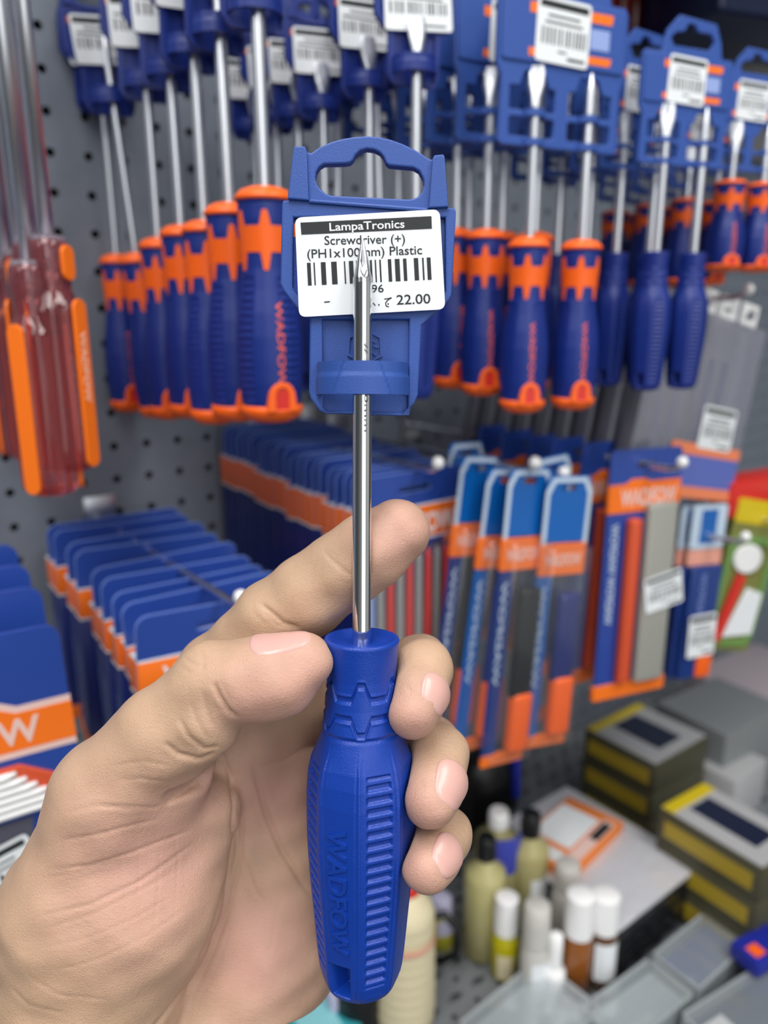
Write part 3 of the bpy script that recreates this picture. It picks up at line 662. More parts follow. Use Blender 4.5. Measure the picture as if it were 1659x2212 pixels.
def duo_parts():                 # unit length handle hanging down from z=0, unit radius 1 -> scaled by (R, R, L)
    if 'duo' in MESH: return MESH['duo']
    L, R = .114, .0165
    def body(T, Z):
        f = -Z/L; r = duo_R(f)*R; ph = (T+math.pi/8) % (math.pi/4)-math.pi/8; idx = np.floor((T+math.pi/8)/(math.pi/4)).astype(int) % 2
        rib = sstep(np.abs((Z/.0036) % 1-.5), .1, .35); z = sstep(f, .36, .38)*(1-sstep(f, .88, .9))
        return r-np.where((idx == 1) & (np.abs(ph) < .30), .0009*rib, 0)*z
    bodym = grid_lathe(body, np.linspace(-L*.955, -L*.045, 110), 96, 'handle')
    cap = MB(); cap.lathe([(.0031, .0012), (R*.45, .0005), (R*.70, -.0010), (R*.86, -.0036), (R*.885, -.0048), (R*.86, -.0060), (R*.7, -.0062)], 48)
    capm = cap.mesh('collar_cap', True)
    n = 144; vs = []; fs = []
    for k in range(n):
        a = 2*math.pi*k/n-math.pi; p = (a-.05+math.pi/6) % (math.pi/3)-math.pi/6
        sp = .062*max(0, min(1, (.21-abs(p))/.12)); lo, hi = .266+sp*1.2, .158-sp
        for f, e in ((hi, -.0008), (hi+.0006, .0004), ((lo+hi)/2, .0004), (lo-.0006, .0004), (lo, -.0008)):
            r = float(duo_R(f))*R+e; vs.append((r*math.sin(a), -r*math.cos(a), -f*L))
    for k in range(n):
        k2 = (k+1) % n
        for i in range(4): fs.append((k*5+i+1, k2*5+i+1, k2*5+i, k*5+i))
    band = sharp(mesh_of('star_band', vs, fs), 40)
    e = MB(); e.lathe([(R*.55, -L*1.0), (R*.78, -L*.985), (R*.92, -L*.965), (R*.97, -L*.945), (R*.96, -L*.93), (R*.9, -L*.922)], 48)
    arch = [(-.0080, -.945*L), (-.0070, -.88*L)]+[(-.0070*math.cos(a), -.88*L+.0078*math.sin(a)) for a in np.linspace(0, math.pi, 10)[1:-1]]+[(.0070, -.88*L), (.0080, -.945*L)]
    hole = [(-.0034, -.935*L), (-.0034, -.872*L)]+[(-.0034*math.cos(a), -.872*L+.0036*math.sin(a)) for a in np.linspace(0, math.pi, 8)[1:-1]]+[(.0034, -.872*L), (.0034, -.935*L)]
    endm = e.mesh('end_cap', True); am = plate('hanging_loop', [arch, hole], -R*.99, -R*.60, .0006); am.transform(Matrix.Rotation(math.radians(24), 4, 'Z'))
    inner = plate('loop_shade', [hole], -R*.962, -R*.90); inner.transform(Matrix.Rotation(math.radians(24), 4, 'Z'))  # red plate paints the shaded orange inside of the hanging hole
    tm = MB()
    def hm(u, v, ee):
        f = .47+.36*u; th = math.radians(17)+v*.0040/R; r = float(duo_R(f))*R+ee-.0003; return Vector((r*math.sin(th), -r*math.cos(th), -f*L))
    text_solid(tm, BRAND, hm, .00045, .0)
    for me, m in ((bodym, 'bluebg'), (capm, 'orange'), (band, 'orange'), (endm, 'orange'), (am, 'orange'), (inner, 'red')): me.materials.append(M[m])
    # navy collar ring between cap and band is part of the handle body
    MESH['duo'] = dict(body=bodym, cap=capm, band=band, end=endm, loop=am, inner=inner, txt=tm.mesh('lettering')); return MESH['duo']
def slot_tip(mb, r, ztop, wide=1.7):
    z0 = ztop-.020; vs = []
    prof = [(r, r, z0), (r*1.05, r*.9, z0+.004), (r*wide, r*.45, z0+.011), (r*wide*.95, r*.2, z0+.0165), (r*wide*.75, r*.13, ztop)]
    seg = 16; fs = []
    for rx, ry, z in prof:
        for k in range(seg):
            a = 2*math.pi*k/seg; vs.append((rx*math.copysign(abs(math.sin(a))**.8, math.sin(a)), -ry*math.copysign(abs(math.cos(a))**.8, math.cos(a)), z))
    for i in range(len(prof)-1):
        for k in range(seg): k2 = (k+1) % seg; fs.append((i*seg+k, i*seg+k2, (i+1)*seg+k2, (i+1)*seg+k))
    fs.append(tuple((len(prof)-1)*seg+k for k in range(seg))); mb.add(vs, fs)
def driver(label, M4, kind='duo', L=.114, R=.0165, shaft=.12, rs=.003, tip='cross', group=None):
    t = thing('screwdriver', label, 'screwdriver', M4, group)
    key = ('sh', round(shaft, 4), round(rs, 5), tip)
    if key not in MESH:
        mb = MB()
        if tip == 'slot': mb.lathe([(rs, -.004), (rs, shaft-.0195)], 20); slot_tip(mb, rs, shaft)
        else: mb.lathe([(rs, -.004), (rs, shaft-.010), (rs*.8, shaft-.006), (rs*.25, shaft)], 20)
        MESH[key] = sharp(mb.mesh('shaft', True), 50)
    obj('shaft', MESH[key], M['steelbg'], t)
    if kind == 'duo':
        d = duo_parts(); s = (R/.0165, R/.0165, L/.114)
        h = obj('handle', d['body'], None, t); h.scale = s
        for nm, k in (('collar_cap', 'cap'), ('star_band', 'band'), ('end_cap', 'end'), ('hanging_loop', 'loop')):
            o = obj(nm, d[k], M['orange'], t); o.scale = s
            if k != 'loop': o['label'] = 'orange plastic '+nm.replace('_', ' ')
            else: obj('loop_shade', d['inner'], M['red'], o)
        obj('lettering', d['txt'], M['orange'], h)['label'] = 'orange lettering down the grip'
    else:
        if 'plain' not in MESH: MESH['plain'] = lowres_handle(); MESH['plain'].materials.append(M['bluebg'])
        o = obj('handle', MESH['plain'], None, t); o.scale = (R/.0137, R/.0137, L/LH)
    return t
def pick(label, M4, group=None, L=.118):          # clear red fluted handle with orange printed panels
    t = thing('screwdriver', label, 'screwdriver', M4, group)
    if 'pick' not in MESH:
        def body(T, Z):
            f = -Z/.118; r = np.interp(f, [0, .02, .10, .16, .22, .30, .9, .97, 1], [.006, .0095, .0105, .0095, .0090, .0135, .0150, .0145, .010])
            return r*(1-.10*sstep(np.cos(T*6+.5), .2, .9)*sstep(f, .24, .32))
        b = grid_lathe(body, np.linspace(-.118, 0, 70), 96, 'handle'); b.materials.append(M['redclear'])
        mbp = []
        for a0 in (32, 152, -88):
            p = plate('orange_panel', [rrect(-.0046, .0046, -.116, -.030, .0044)], -.0158, -.0140, .0004); p.transform(Matrix.Rotation(math.radians(a0), 4, 'Z')); p.materials.append(M['orprint']); mbp.append(p)
        ov = plate('orange_oval', [rrect(-.0042, .0042, -.021, -.004, .0041, 7)], -.0118, -.0098, .0004); ov.transform(Matrix.Rotation(math.radians(32), 4, 'Z')); ov.materials.append(M['orprint'])
        fer = MB(); fer.lathe([(.0075, -.036), (.0085, -.030), (.0085, .0005), (.004, .001)], 24); fm = fer.mesh('clear_ferrule', True); fm.materials.append(M['clearp'])
        tm = MB()
        def hm(u, v, ee): return Vector(((v-.5)*.0042, -.0158-ee, -.046-.036*u))
        text_solid(tm, BRAND, hm, .0002, .02); tt = tm.mesh('lettering'); tt.transform(Matrix.Rotation(math.radians(32), 4, 'Z')); tt.materials.append(mat('pale_print', (250, 200, 176), .5))
        sh = MB(); sh.lathe([(.0034, -.012), (.0034, .30)], 20); shm = sh.mesh('shaft', True); shm.materials.append(M['steelbg'])
        MESH['pick'] = (b, mbp, ov, fm, tt, shm)
    b, mbp, ov, fm, tt, shm = MESH['pick']
    obj('shaft', shm, None, t); obj('handle', b, None, t)['label'] = 'clear red fluted grip'
    for i, p in enumerate(mbp):
        q = obj('orange_panel', p, None, t)
        if i == 0: obj('lettering', tt, None, q)
    obj('orange_oval', ov, None, t); obj('clear_ferrule', fm, None, t)
    return t
def simple_label(parent, x0, x1, z0, z1, y, rot=0):
    """white price sticker with black band, bars and dashes, in local x z, facing -y"""
    cx, cz = (x0+x1)/2, (z0+z1)/2; w_, h_ = x1-x0, z1-z0
    def q(u, v):
        x, z = (u-.5)*w_, (v-.5)*h_; a = math.radians(rot); return (cx+x*math.cos(a)-z*math.sin(a), cz+x*math.sin(a)+z*math.cos(a))
    o = obj('price_label', plate('price_label', [[q((x-x0)/w_, (z-z0)/h_) for x, z in rrect(x0, x1, z0, z1, h_*.07)]], y-.0002, y), M['white'], parent); o['label'] = 'white price sticker with barcode'
    mb = MB(); yk = y-.00028
    def bar(u0, u1, v0, v1): mb.add([(a, yk, b) for a, b in (q(u0, v0), q(u1, v0), q(u1, v1), q(u0, v1))], [(0, 1, 2, 3)])
    bar(.05, .95, .83, .94)
    for k, (u, ww) in enumerate(((.1, .03), (.16, .015), (.21, .04), (.3, .04), (.38, .015), (.43, .035), (.52, .02), (.58, .04), (.66, .015), (.71, .03), (.78, .04), (.85, .02), (.9, .03))): bar(u, u+ww, .28, .54)
    bar(.2, .8, .70, .735); bar(.15, .85, .60, .635); bar(.42, .58, .17, .2); bar(.6, .93, .07, .12)
    obj('label_print', mb.mesh('label_print'), M['ink'], o); return o
def hook(s, z, n1, label, tipup=True, ball=True):
    mb = MB(); pts = [(0, 0, 0), (0, -n1+.012, 0), (0, -n1+.004, .001), (0, -n1, .006)] if tipup else [(0, 0, 0), (0, -n1, 0)]
    mb.tube(pts, .0021, 12)
    t = thing('display_hook', label, 'hook', rotz(YD, W(s, 0, z)))
    obj('wire', mb.mesh('wire', True), M['steelbg'], t)
    b = MB(); ball and b.lathe([(.0005, -.0042), (.003, -.003), (.0042, 0), (.003, .003), (.0005, .0042)], 14, Matrix.Translation((0, -n1, .006 if tipup else 0))); obj('ball_tip', b.mesh('ball_tip', True), M['whitep'], t)
    if not ball: bpy.data.objects.remove(t.children[-1])
    p = MB(); p.box(-.012, .012, -.003, -.0002, -.014, .02); obj('back_plate', bevel(p.mesh('back_plate'), .001), M['steelbg'], t)
    return t
# ------------------------------------------------------------------ single hanger for the background (same moulding as the held one)
hangbg = None
def bg_hanger(label, M4, s, group):
    global hangbg
    if hangbg is None:
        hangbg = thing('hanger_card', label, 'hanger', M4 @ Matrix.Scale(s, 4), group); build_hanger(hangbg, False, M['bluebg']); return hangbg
    return dup(hangbg, M4 @ Matrix.Scale(s, 4), label, group)
# ------------------------------------------------------------------ group A: orange and blue drivers left of the held hanger
GA = [((250, 552), (228, 205), .110, .0132, -1), ((292, 549), (262, 212), .110, .0132, 5), ((340, 517), (326, 168), .113, .0138, 0), ((389, 490), (383, 140), .113, .0142, 0),
      ((440, 480), (440, 92), .113, .0146, 0), ((494, 442), (486, 52), .114, .0154, 0), ((570, 408), (545, 12), .114, .0168, 1)]
names = ['furthest back in the left row', 'second from the back in the left row', 'third from the back in the left row', 'middle one of the left row',
         'third from the front in the left row', 'second from the front in the left row', 'biggest, at the front of the left row']
rngA = random.Random(2)
for i, ((px, py), (hx, hy), L, R, lean) in enumerate(GA):
    p = on_s(px, py, .007); up = on_s(hx, hy, .007)
    up = p+Vector((0, 0, (up-p).length*.98))+WU*(.010 if lean == 5 else 0)*-1
    M4 = rotz(YD-10-6*(i == 6)+rngA.uniform(-8, 8), p)
    if lean == 5: M4 = M4 @ Matrix.Rotation(math.radians(-4), 4, 'Y')
    hz = (on_s(hx, hy, .007)-p).length
    driver('blue and orange gripped screwdriver, '+names[i], M4 @ Matrix.Rotation(math.radians(-20), 4, 'Z'), 'duo', L, R, hz+.035, .0024+.0011*(i/6), 'cross' if i % 2 else 'slot', 'orange and blue screwdrivers hanging left of the held one')
    bg_hanger('blue hanger on the shaft of the screwdriver '+names[i].replace('biggest, at the ', ''), M4 @ Matrix.Translation((0, 0, hz)), 1.12, 'blue hangers above the left row of screwdrivers')
hook(.007, .262, .245, 'steel hook carrying the orange and blue screwdrivers on the left')
# ------------------------------------------------------------------ group B: behind the held hanger
GB = [((560, 540), (548, 270), 0), ((605, 530), (596, 250), 0), ((650, 520), (632, 245), 0), ((702, 505), (690, 225), 0), ((728, 495), (735, 205), .030), ((798, 480), (802, 172), 0), ((820, 474), (830, 160), .030), ((897, 468), (893, 142), 0)]
posn = ['rearmost near the board', 'second from the back', 'third from the back', 'fourth from the back', 'fourth from the front', 'third from the front', 'second from the front', 'front one, grip showing right of the hanger']
for i, ((px, py), (hx, hy), ds) in enumerate(GB):
    p = on_s(px, py, .090+ds); hz = (on_s(hx, hy, .09+ds)-p).length
    M4 = rotz(YD-8-(12 if i == 7 else rngA.uniform(-6, 10)), p)
    if i in (4, 6): M4 = M4 @ Matrix.Rotation(math.radians(-2 if i == 6 else 2), 4, 'Y')
    driver('plain blue screwdriver behind the held hanger, '+posn[i], M4, 'plain', .098, .0137, hz+.022, .0029, 'slot', 'plain blue screwdrivers behind the held hanger')
    bg_hanger('blue labelled hanger behind the held one, '+posn[i].replace(', grip showing right of the hanger', ' of its row'), M4 @ Matrix.Translation((0, 0, hz)), 1.0, 'blue hangers behind the held one')
hook(.090, .235, .262, 'steel hook behind the held hanger near the top edge')
# ------------------------------------------------------------------ two-driver hangers (C, D, E)
def twin_hanger(label, M4, group):
    if 'twin' not in MESH:
        o_ = [(-.0405, .002), (-.0385, 0), (.0385, 0), (.0405, .002), (.0395, .034), (.0425, .040), (.0425, .072), (.040, .0755), (.030, .0755), (.028, .086), (.022, .098), (-.012, .100), (-.022, .090), (-.026, .0755), (-.040, .0755), (-.0425, .073), (-.0425, .040), (-.0395, .034)]
        wins = []
        for sx in (-1, 1):
            a, b = sorted((sx*.0045, sx*.034)); wins.append(rrect(a, b, .005, .0145, .0015, 2))
            cx = sx*.0183; wins.append([(a, .0180), (b, .0180), (b, .0295), (cx+.0095, .0300), (cx+.006, .0375), (cx-.006, .0375), (cx-.0095, .0300), (a, .0295)])
        hh = [(-.016, .080), (.018, .080), (.022, .086), (.018, .091), (.006, .091), (.002, .0955), (-.004, .0955), (-.007, .090), (-.014, .089), (-.019, .085)]
        pl = plate('plate', [o_]+wins+[hh], -.0022, .0010, .0006); pl.materials.append(M['bluehang'])
        panel = plate('raised_panel', [rrect(-.0405, .0405, .0415, .0735, .002)], -.0034, -.0022, .0006); panel.materials.append(M['bluehang'])
        loops_ = []
        for z in (.0018, .0165):
            for sx in (-1, 1):
                rails = MB(); cx = sx*.0183; r = .0068; f = lambda a, rr: (cx-rr*math.cos(a), -.0018-rr*math.sin(a)*.9)
                for k in range(8):
                    a0, a1 = math.pi*k/8, math.pi*(k+1)/8
                    v = [(*f(a0, r), z-.0018), (*f(a1, r), z-.0018), (*f(a1, r), z+.0018), (*f(a0, r), z+.0018), (*f(a0, r-.0012), z-.0018), (*f(a1, r-.0012), z-.0018), (*f(a1, r-.0012), z+.0018), (*f(a0, r-.0012), z+.0018)]
                    rails.add(v, [(0, 1, 2, 3), (7, 6, 5, 4), (3, 2, 6, 7), (0, 4, 5, 1)])
                rm = rails.mesh('retaining_loop'); rm.materials.append(M['bluehang']); loops_.append(rm)
        st = MB()
        for z0, z1 in ((.065, .0700), (.0445, .0485)): st.add([(x, -.0036, z) for x, z in ((-.024, z0), (.030, z0), (.031, z1), (-.024, z1))], [(0, 1, 2, 3)])
        sm = st.mesh('orange_stripes'); sm.materials.append(M['orprint'])
        br = MB(); br.add([(x, -.0036, z) for x, z in ((.016, .052), (.029, .052), (.029, .062), (.016, .062))], [(0, 1, 2, 3)])
        for k in range(0): br.add([(x, -.0036, z) for x, z in ((-.036+k*.0028, .0655), (-.0345+k*.0028, .0655), (-.0345+k*.0028, .0675), (-.036+k*.0028, .0675))], [(0, 1, 2, 3)])
        bm_ = br.mesh('pale_print'); bm_.materials.append(mat('pale_blue_print', (150, 170, 224), .45))
        MESH['twin'] = (pl, panel, loops_, sm, bm_)
    t = thing('hanger_card', label, 'hanger', M4, group); pl, panel, loops_, sm, bm_ = MESH['twin']
    obj('plate', pl, None, t); pp = obj('raised_panel', panel, None, t); [obj('retaining_loop', q_, None, t) for q_ in loops_]
    obj('orange_stripes', sm, None, pp); obj('pale_print', bm_, None, pp); simple_label(t, -.020, .015, .0420, .0735, -.0038, -2)
    return t
def twin_pack(px, py, s, scale, yaw, kind, L, R, zt, shaft, rs, who, both=True, half=.0183, dz=0):
    p = on_s(px, py, s); M4 = rotz(YD+yaw, p)
    twin_hanger('blue two-tool hanger with sticker, '+who, M4 @ Matrix.Scale(scale, 4), 'blue two-tool hangers on the right')
    for sx, tip, nm in ((-1, 'slot', 'flat-tip'), (1, 'cross', 'cross-tip')):
        k = {'duo': 'blue and orange', 'plain': 'plain blue'}[kind]
        driver('%s %s screwdriver in %s' % (k, nm, who), M4 @ Matrix.Translation((sx*half*scale, -.0035, zt)) @ Matrix.Rotation(math.radians(-38), 4, 'Z'), kind, L, R, shaft, rs, tip, k+' screwdrivers in two-tool hangers')
for i, (px, py) in enumerate(((1203, 325), (1103, 318), (1032, 324), (962, 332), (900, 340), (845, 348))):
    twin_pack(px, py, .171, 1.0, -14+4*min(i, 3), 'duo', .098, .0138, -.048, .088, .0028, 'the %s pack right of the held hanger' % ORD[i])
for i, (px, py) in enumerate(((1466, 360), (1372, 372), (1302, 380), (1236, 388), (1175, 396))):
    twin_pack(px, py, .256, .80, -16+6*min(i, 2), 'plain', .084, .0112, -.050, .083, .0026, 'the %s pack of the plain blue row' % ORD[i])
for i, (px, py) in enumerate(((1608, 372), (1508, 412), (1425, 425), (1350, 440))):
    twin_pack(px, py, .339, .74, -18+6*min(i, 2), 'duo', .058, .0125, -.0065, .036, .0028, 'the %s short-handled pack at the right' % ORD[i], half=.0190)
for s_, q, sc_, n1, nm in ((.171, (1203, 325), 1.0, .284, 'the front two-tool hanger'), (.256, (1466, 360), .8, .308, 'the plain blue twin screwdrivers'), (.339, (1608, 372), .74, .304, 'the short-handled screwdrivers')):
    hook(s_, on_s(*q, s_).z-1.45+.0885*sc_, n1, 'steel hook through '+nm, True, False)
# ------------------------------------------------------------------ red clear-handled drivers at the left edge
for i, (px, py, s_, yaw, nm) in enumerate(((102, 512, -.078, 6, 'nearest, with the orange panel facing out'), (66, 520, -.078, -30, 'second from the front'), (42, 545, -.078, -62, 'third from the front'), (16, 560, -.078, -20, 'fourth from the front'), (-14, 575, -.078, 10, 'half cut off by the left edge'), (60, 566, -.088, 40, 'low one hanging deepest at the back'))):
    p = on_s(px, py, s_)
    pick('clear red screwdriver at the left edge, '+nm, rotz(YD-4+yaw, p), 'clear red screwdrivers at the left edge')
hook(-.078, .33, .19, 'steel hook carrying the clear red screwdrivers')
# ================================================================== lower hooks: boxed card sets and bags
def carded(label, M4, wd, ht, dp, z_band, hb, group, navy=True, detail=False, side_txt=False):
    """header card at the front of a shallow sleeve; orange band wraps front and side. local: x across, y back, z down from 0"""
    t = thing('carded_tool_set', label, 'tool set', M4, group); hw = wd/2
    key = ('card', wd, ht, dp, z_band)
    if key not in MESH:
        hd = plate('header_card', [rrect(-hw, hw, z_band-hb-.004, 0, .007), rrect(-.014, .014, -.014, -.009, .0024)], -.0012, 0, .0003); hd.materials.append(M['cardblue']); ed = plate('card_edge', [rrect(-hw-.0005, hw+.0005, z_band-hb-.0045, .0005, .0074), rrect(-.0135, .0135, -.0135, -.0095, .002)], 0, .0005); ed.materials.append(mat('card_edge_blue', (120, 146, 210), .4))
        b = MB(); b.box(-hw+.0005, hw-.0005, -.0010, dp, -ht, z_band); bm_ = bevel(b.mesh('sleeve'), .0014, 2); bm_.materials.append(M['cardnavy'])
        bd = MB(); bd.box(-hw-.0003, hw+.0003, -.0018, dp+.0003, z_band-hb, z_band+.0004); bdm = bevel(bd.mesh('brand_band'), .0012, 2); bdm.materials.append(M['orprint'])
        be = MB()
        for za, zb in ((z_band, z_band+.0012), (z_band-hb-.0012, z_band-hb)): be.box(-hw-.0001, hw+.0001, -.0016, dp+.0001, za, zb)
        bem = be.mesh('band_edging'); bem.materials.append(M['white'])
        eb = MB(); eb.box(-hw-.0002, hw+.0002, -.0014, dp+.0002, -ht-.0004, -ht+.010); ebm = bevel(eb.mesh('bottom_band'), .001, 2); ebm.materials.append(M['orprint'])
        MESH[key] = (hd, bm_, bdm, bem, ebm, ed)
    hd, bm_, bdm, bem, ebm, ed = MESH[key]
    ho = obj('header_card', hd, None, t); obj('card_edge', ed, None, ho)['label'] = 'pale card edge'; obj('sleeve', bm_, None, t); bo = obj('brand_band', bdm, None, t); obj('band_edging', bem, None, bo); obj('bottom_band', ebm, None, t)
    if side_txt:
        if 'sidetxt' not in MESH:
            tm = MB()
            def sm_(u, v, e): return Vector((-hw-e-.0002, dp*.70-v*dp*.32, z_band-hb-.020-.062*u))
            text_solid(tm, 'HAND TOOLS'[:0] or BRAND, sm_, .00008, .0); m_ = tm.mesh('side_lettering'); m_.materials.append(mat('pale_navy_print', (120, 140, 200), .5)); MESH['sidetxt'] = m_
        obj('side_lettering', MESH['sidetxt'], None, t)
    if detail:
        tm = MB(); flat_text(tm, BRAND, (-hw*.72, z_band-hb+.0035), (hw*.80, z_band-hb+.0035), hb*.62, -.0020, .0002, .02); obj('lettering', tm.mesh('lettering'), M['white'], bo)
    return t
# G: middle stack (needle files)
NG = 21
for i in range(NG):
    n_ = .205-i*.0094; zt = -.094-(.006 if i < 5 else .003 if i < 10 else .0 if i < 15 else -.004)+.0006*(i % 3)
    t = carded('blue file set with orange band, %s in the stack behind the index finger' % ORD[i], rotz(YD-1.2*(i % 2), W(.124, n_, zt)), .086, .182, .0076, -.024, .022, 'file sets stacked behind the index finger', detail=(i == 0))
    if i == 0:
        for k in range(9):
            mb = MB(); x = -.031+k*.0082; mb.lathe([(.0024, -.176), (.0031, -.172), (.0029, -.100), (.0022, -.060), (.0010, -.054)], 12, Matrix.Translation((x, -.0035, 0)))
            obj('file', mb.mesh('file', True), M['red'] if k % 2 else M['grey'], t)['label'] = 'red handled needle file' if k % 2 else 'dark grey needle file'
        mb = MB(); mb.add([(a, -.0016, b) for a, b in ((-.040, -.120), (-.0345, -.120), (-.0345, -.052), (-.040, -.052))], [(0, 1, 2, 3)]); obj('pale_strip', mb.mesh('pale_strip'), mat('pale_blue_print', (150, 170, 224)), t)
        mb = MB(); mb.box(-.037, .040, -.0085, -.0012, -.176, -.050); obj('blister', bevel(mb.mesh('blister'), .004, 3), M['film'], t)
hq = on_s(946, 1000, .124); hook(.124, hq.z-1.456, (hq-WO).dot(WN), 'steel hook through the stack of file sets behind the finger')
# H: left stack
for i, (n_, dz, yw, rl) in enumerate(((.200, -.015, -3, 2.5), (.180, -.011, -6, -2), (.164, -.010, -3, 0), (.147, -.007, -4, 1), (.128, -.004, -2, -1), (.100, -.002, -5, 1.5), (.080, 0, -2, 0), (.052, .001, -4, 1), (.036, .002, -3, 0))):
    M4 = rotz(YD+yw, W(-.017, n_, -.145+dz)) @ Matrix.Rotation(math.radians(rl), 4, 'Y')
    carded('blue carded tool set, %s in the stack behind the thumb' % ORD[i], M4, .095, .140, .013, -.026, .019, 'carded tool sets stacked behind the thumb', detail=(i == 0), side_txt=(i > 0))
hq = on_s(520, 1290, -.017); hook(-.017, hq.z-1.456, (hq-WO).dot(WN), 'steel hook through the stack behind the thumb')
# I: far left big card with a brush picture, and the ones behind it
for i, (n_, dz) in enumerate(((.198, -.020), (.172, -.008), (.150, -.002), (.128, .004))):
    p = W(-.160, n_, -.128+dz)
    t = thing('carded_brush', 'large blue tool card cut by the left edge, %s of its stack' % ORD[i], 'tool card', rotz(YD-10, p) @ Matrix.Rotation(math.radians(-2), 4, 'Y'), 'large blue cards at the left edge')
    obj('card', plate('card', [rrect(-.055, .055, -.150, 0, .008), rrect(-.016, .016, -.024, -.018, .003)], -.001, .001, .0003), M['cardblue'], t)
    bo = obj('brand_band', plate('brand_band', [[(-.055, -.062), (.0555, -.062), (.0555, -.042), (.030, -.042), (.022, -.038), (-.055, -.038)]], -.0014, -.0009), M['orprint'], t)
    if i == 0:
        obj('band_edging', plate('band_edging', [[(-.055, -.0655), (.0554, -.0655), (.0554, -.0385), (.031, -.0385), (.023, -.0345), (-.055, -.0345)]], -.0012, -.0008), mat('pale_pink_print', (240, 205, 196), .5), bo)
        tm = MB(); flat_text(tm, BRAND, (-.046, -.0580), (.040, -.0580), .0135, -.0015, .0002, .025); obj('lettering', tm.mesh('lettering'), mat('pale_pink_print', (240, 205, 196), .5), bo)
        obj('brush_back', plate('brush_back', [[(-.05, -.069), (.028, -.069), (.050, -.083), (.050, -.089), (.030, -.096), (-.05, -.100)]], -.0035, -.001, .0008), mat('red_orange_plastic', (214, 84, 48), .4), t)
        for k in range(6):
            mb = MB(); z0 = -.0725-.0042*k; x0 = .026+.0042*k; mb.tube([(-.05, -.0052+.0003*k, z0-.003), (x0-.005, -.0052+.0003*k, z0), (x0, -.0048, z0+.0006)], [.0021, .0021, .0012], 8)
            obj('bristle_row', mb.mesh('bristle_row', True), M['whitep'], t)['label'] = 'white bristle row'
        obj('picture_panel', plate('picture_panel', [[(-.05, -.128), (.026, -.128), (.030, -.100), (-.05, -.100)]], -.0016, -.0009), mat('grey_print', (84, 84, 100), .5), t)
        obj('brush_handle', plate('brush_handle', [[(.018, -.150), (.032, -.150), (.033, -.118), (.022, -.116)]], -.003, -.001, .0006), mat('red_orange_plastic', (214, 84, 48), .4), t)
        simple_label(t, -.016, .030, -.145, -.112, -.0034, 14)
hook(-.160, -.155, .215, 'steel hook through the large blue cards at the left edge')
# J: knife bags
def knife_bag(label, M4, ht=.190, wd=.034, kind=0):
    t = thing('bagged_knife', label, 'bagged knife', M4, 'bagged cutting tools right of the file sets'); h = wd/2
    obj('header', plate('header', [rrect(-h+.001, h-.001, -.045, 0, .004), rrect(-.006, .006, -.010, -.006, .0019)], -.0006, .0006), M['skyblue'], t)
    obj('header_border', plate('header_border', [[(-h, -.046), (-h, -.010), (-h+.005, -.001), (h-.005, -.001), (h, -.010), (h, -.046), (h-.003, -.046), (h-.003, -.012), (h-.007, -.004), (-h+.007, -.004), (-h+.003, -.012), (-h+.003, -.046)]], -.0012, -.0006), mat('pale_blue_white', (196, 214, 232), .4), t)
    bo = obj('brand_band', plate('brand_band', [rrect(-h, h, -.068, -.046, .001)], -.0016, .0016, .0006), M['orprint'], t)
    tm = MB(); flat_text(tm, BRAND, (-h*.8, -.061), (h*.8, -.061), .0085, -.0017, .0002, .02); obj('lettering', tm.mesh('lettering'), mat('pale_pink_print', (240, 205, 196)), bo)
    so = obj('side_strip', plate('side_strip', [rrect(-h, -h+.011, -ht, -.068, .001)], -.001, .0005), M['skyblue' if kind else 'bagblue'], t)
    tm = MB()
    def sm_(u, v, e): return Vector((-h+.003+v*.0042, -.0011-e, -.150+.075*u))
    text_solid(tm, BRAND, sm_, .0002, .02); obj('strip_lettering', tm.mesh('strip_lettering'), mat('pale_blue_white', (196, 214, 232)), so)
    mb = MB(); x0 = h*.28; mb.box(x0-.0075, x0+.0085, -.009, -.001, -ht+.046, -.080); obj('knife_body', bevel(mb.mesh('knife_body'), .003, 3), M['cardnavy' if kind else 'black'], t)
    mb = MB(); mb.box(x0-.0070, x0+.0095, -.011, -.001, -ht+.006, -ht+.050); ke = obj('knife_grip', bevel(mb.mesh('knife_grip'), .004, 3), M['orange'], t); ke['label'] = 'orange knife grip'
    obj('bottom_strip', plate('bottom_strip', [rrect(-h, h, -ht-.006, -ht+.003, .001)], -.0012, .0012, .0004), M['orprint'], t)
    mb = MB(); mb.box(-h, h, -.012, .001, -ht, -.046); obj('bag', bevel(mb.mesh('bag'), .005, 3), M['film'], t)
    return t
for i, (px, py, s_, yw, rl, ht, nm) in enumerate(((1232, 1028, .205, -16, 3, .190, 'front right one of the bunch, orange grip showing low'), (1148, 1012, .180, -10, 4, .205, 'front left one of the bunch'), (1098, 1012, .176, -4, 7, .195, 'leaning one left of the bunch front'),
        (1040, 985, .165, -2, 7, .195, 'shaded one at the left end'), (1195, 985, .205, 0, -2, .190, 'one hidden between the two front bags'), (1008, 955, .172, 4, 3, .190, 'rearmost dark one beside the file stack'))):
    knife_bag('bagged cutting tool with blue header, '+nm, rotz(YD+yw, on_s(px, py, s_)) @ Matrix.Rotation(math.radians(rl), 4, 'Y'), ht, .036, i % 2 == 0)
hook(.205, -.108, .262, 'steel hook through the right side of the bagged knives'); hook(.176, -.098, .262, 'steel hook through the left side of the bagged knives')
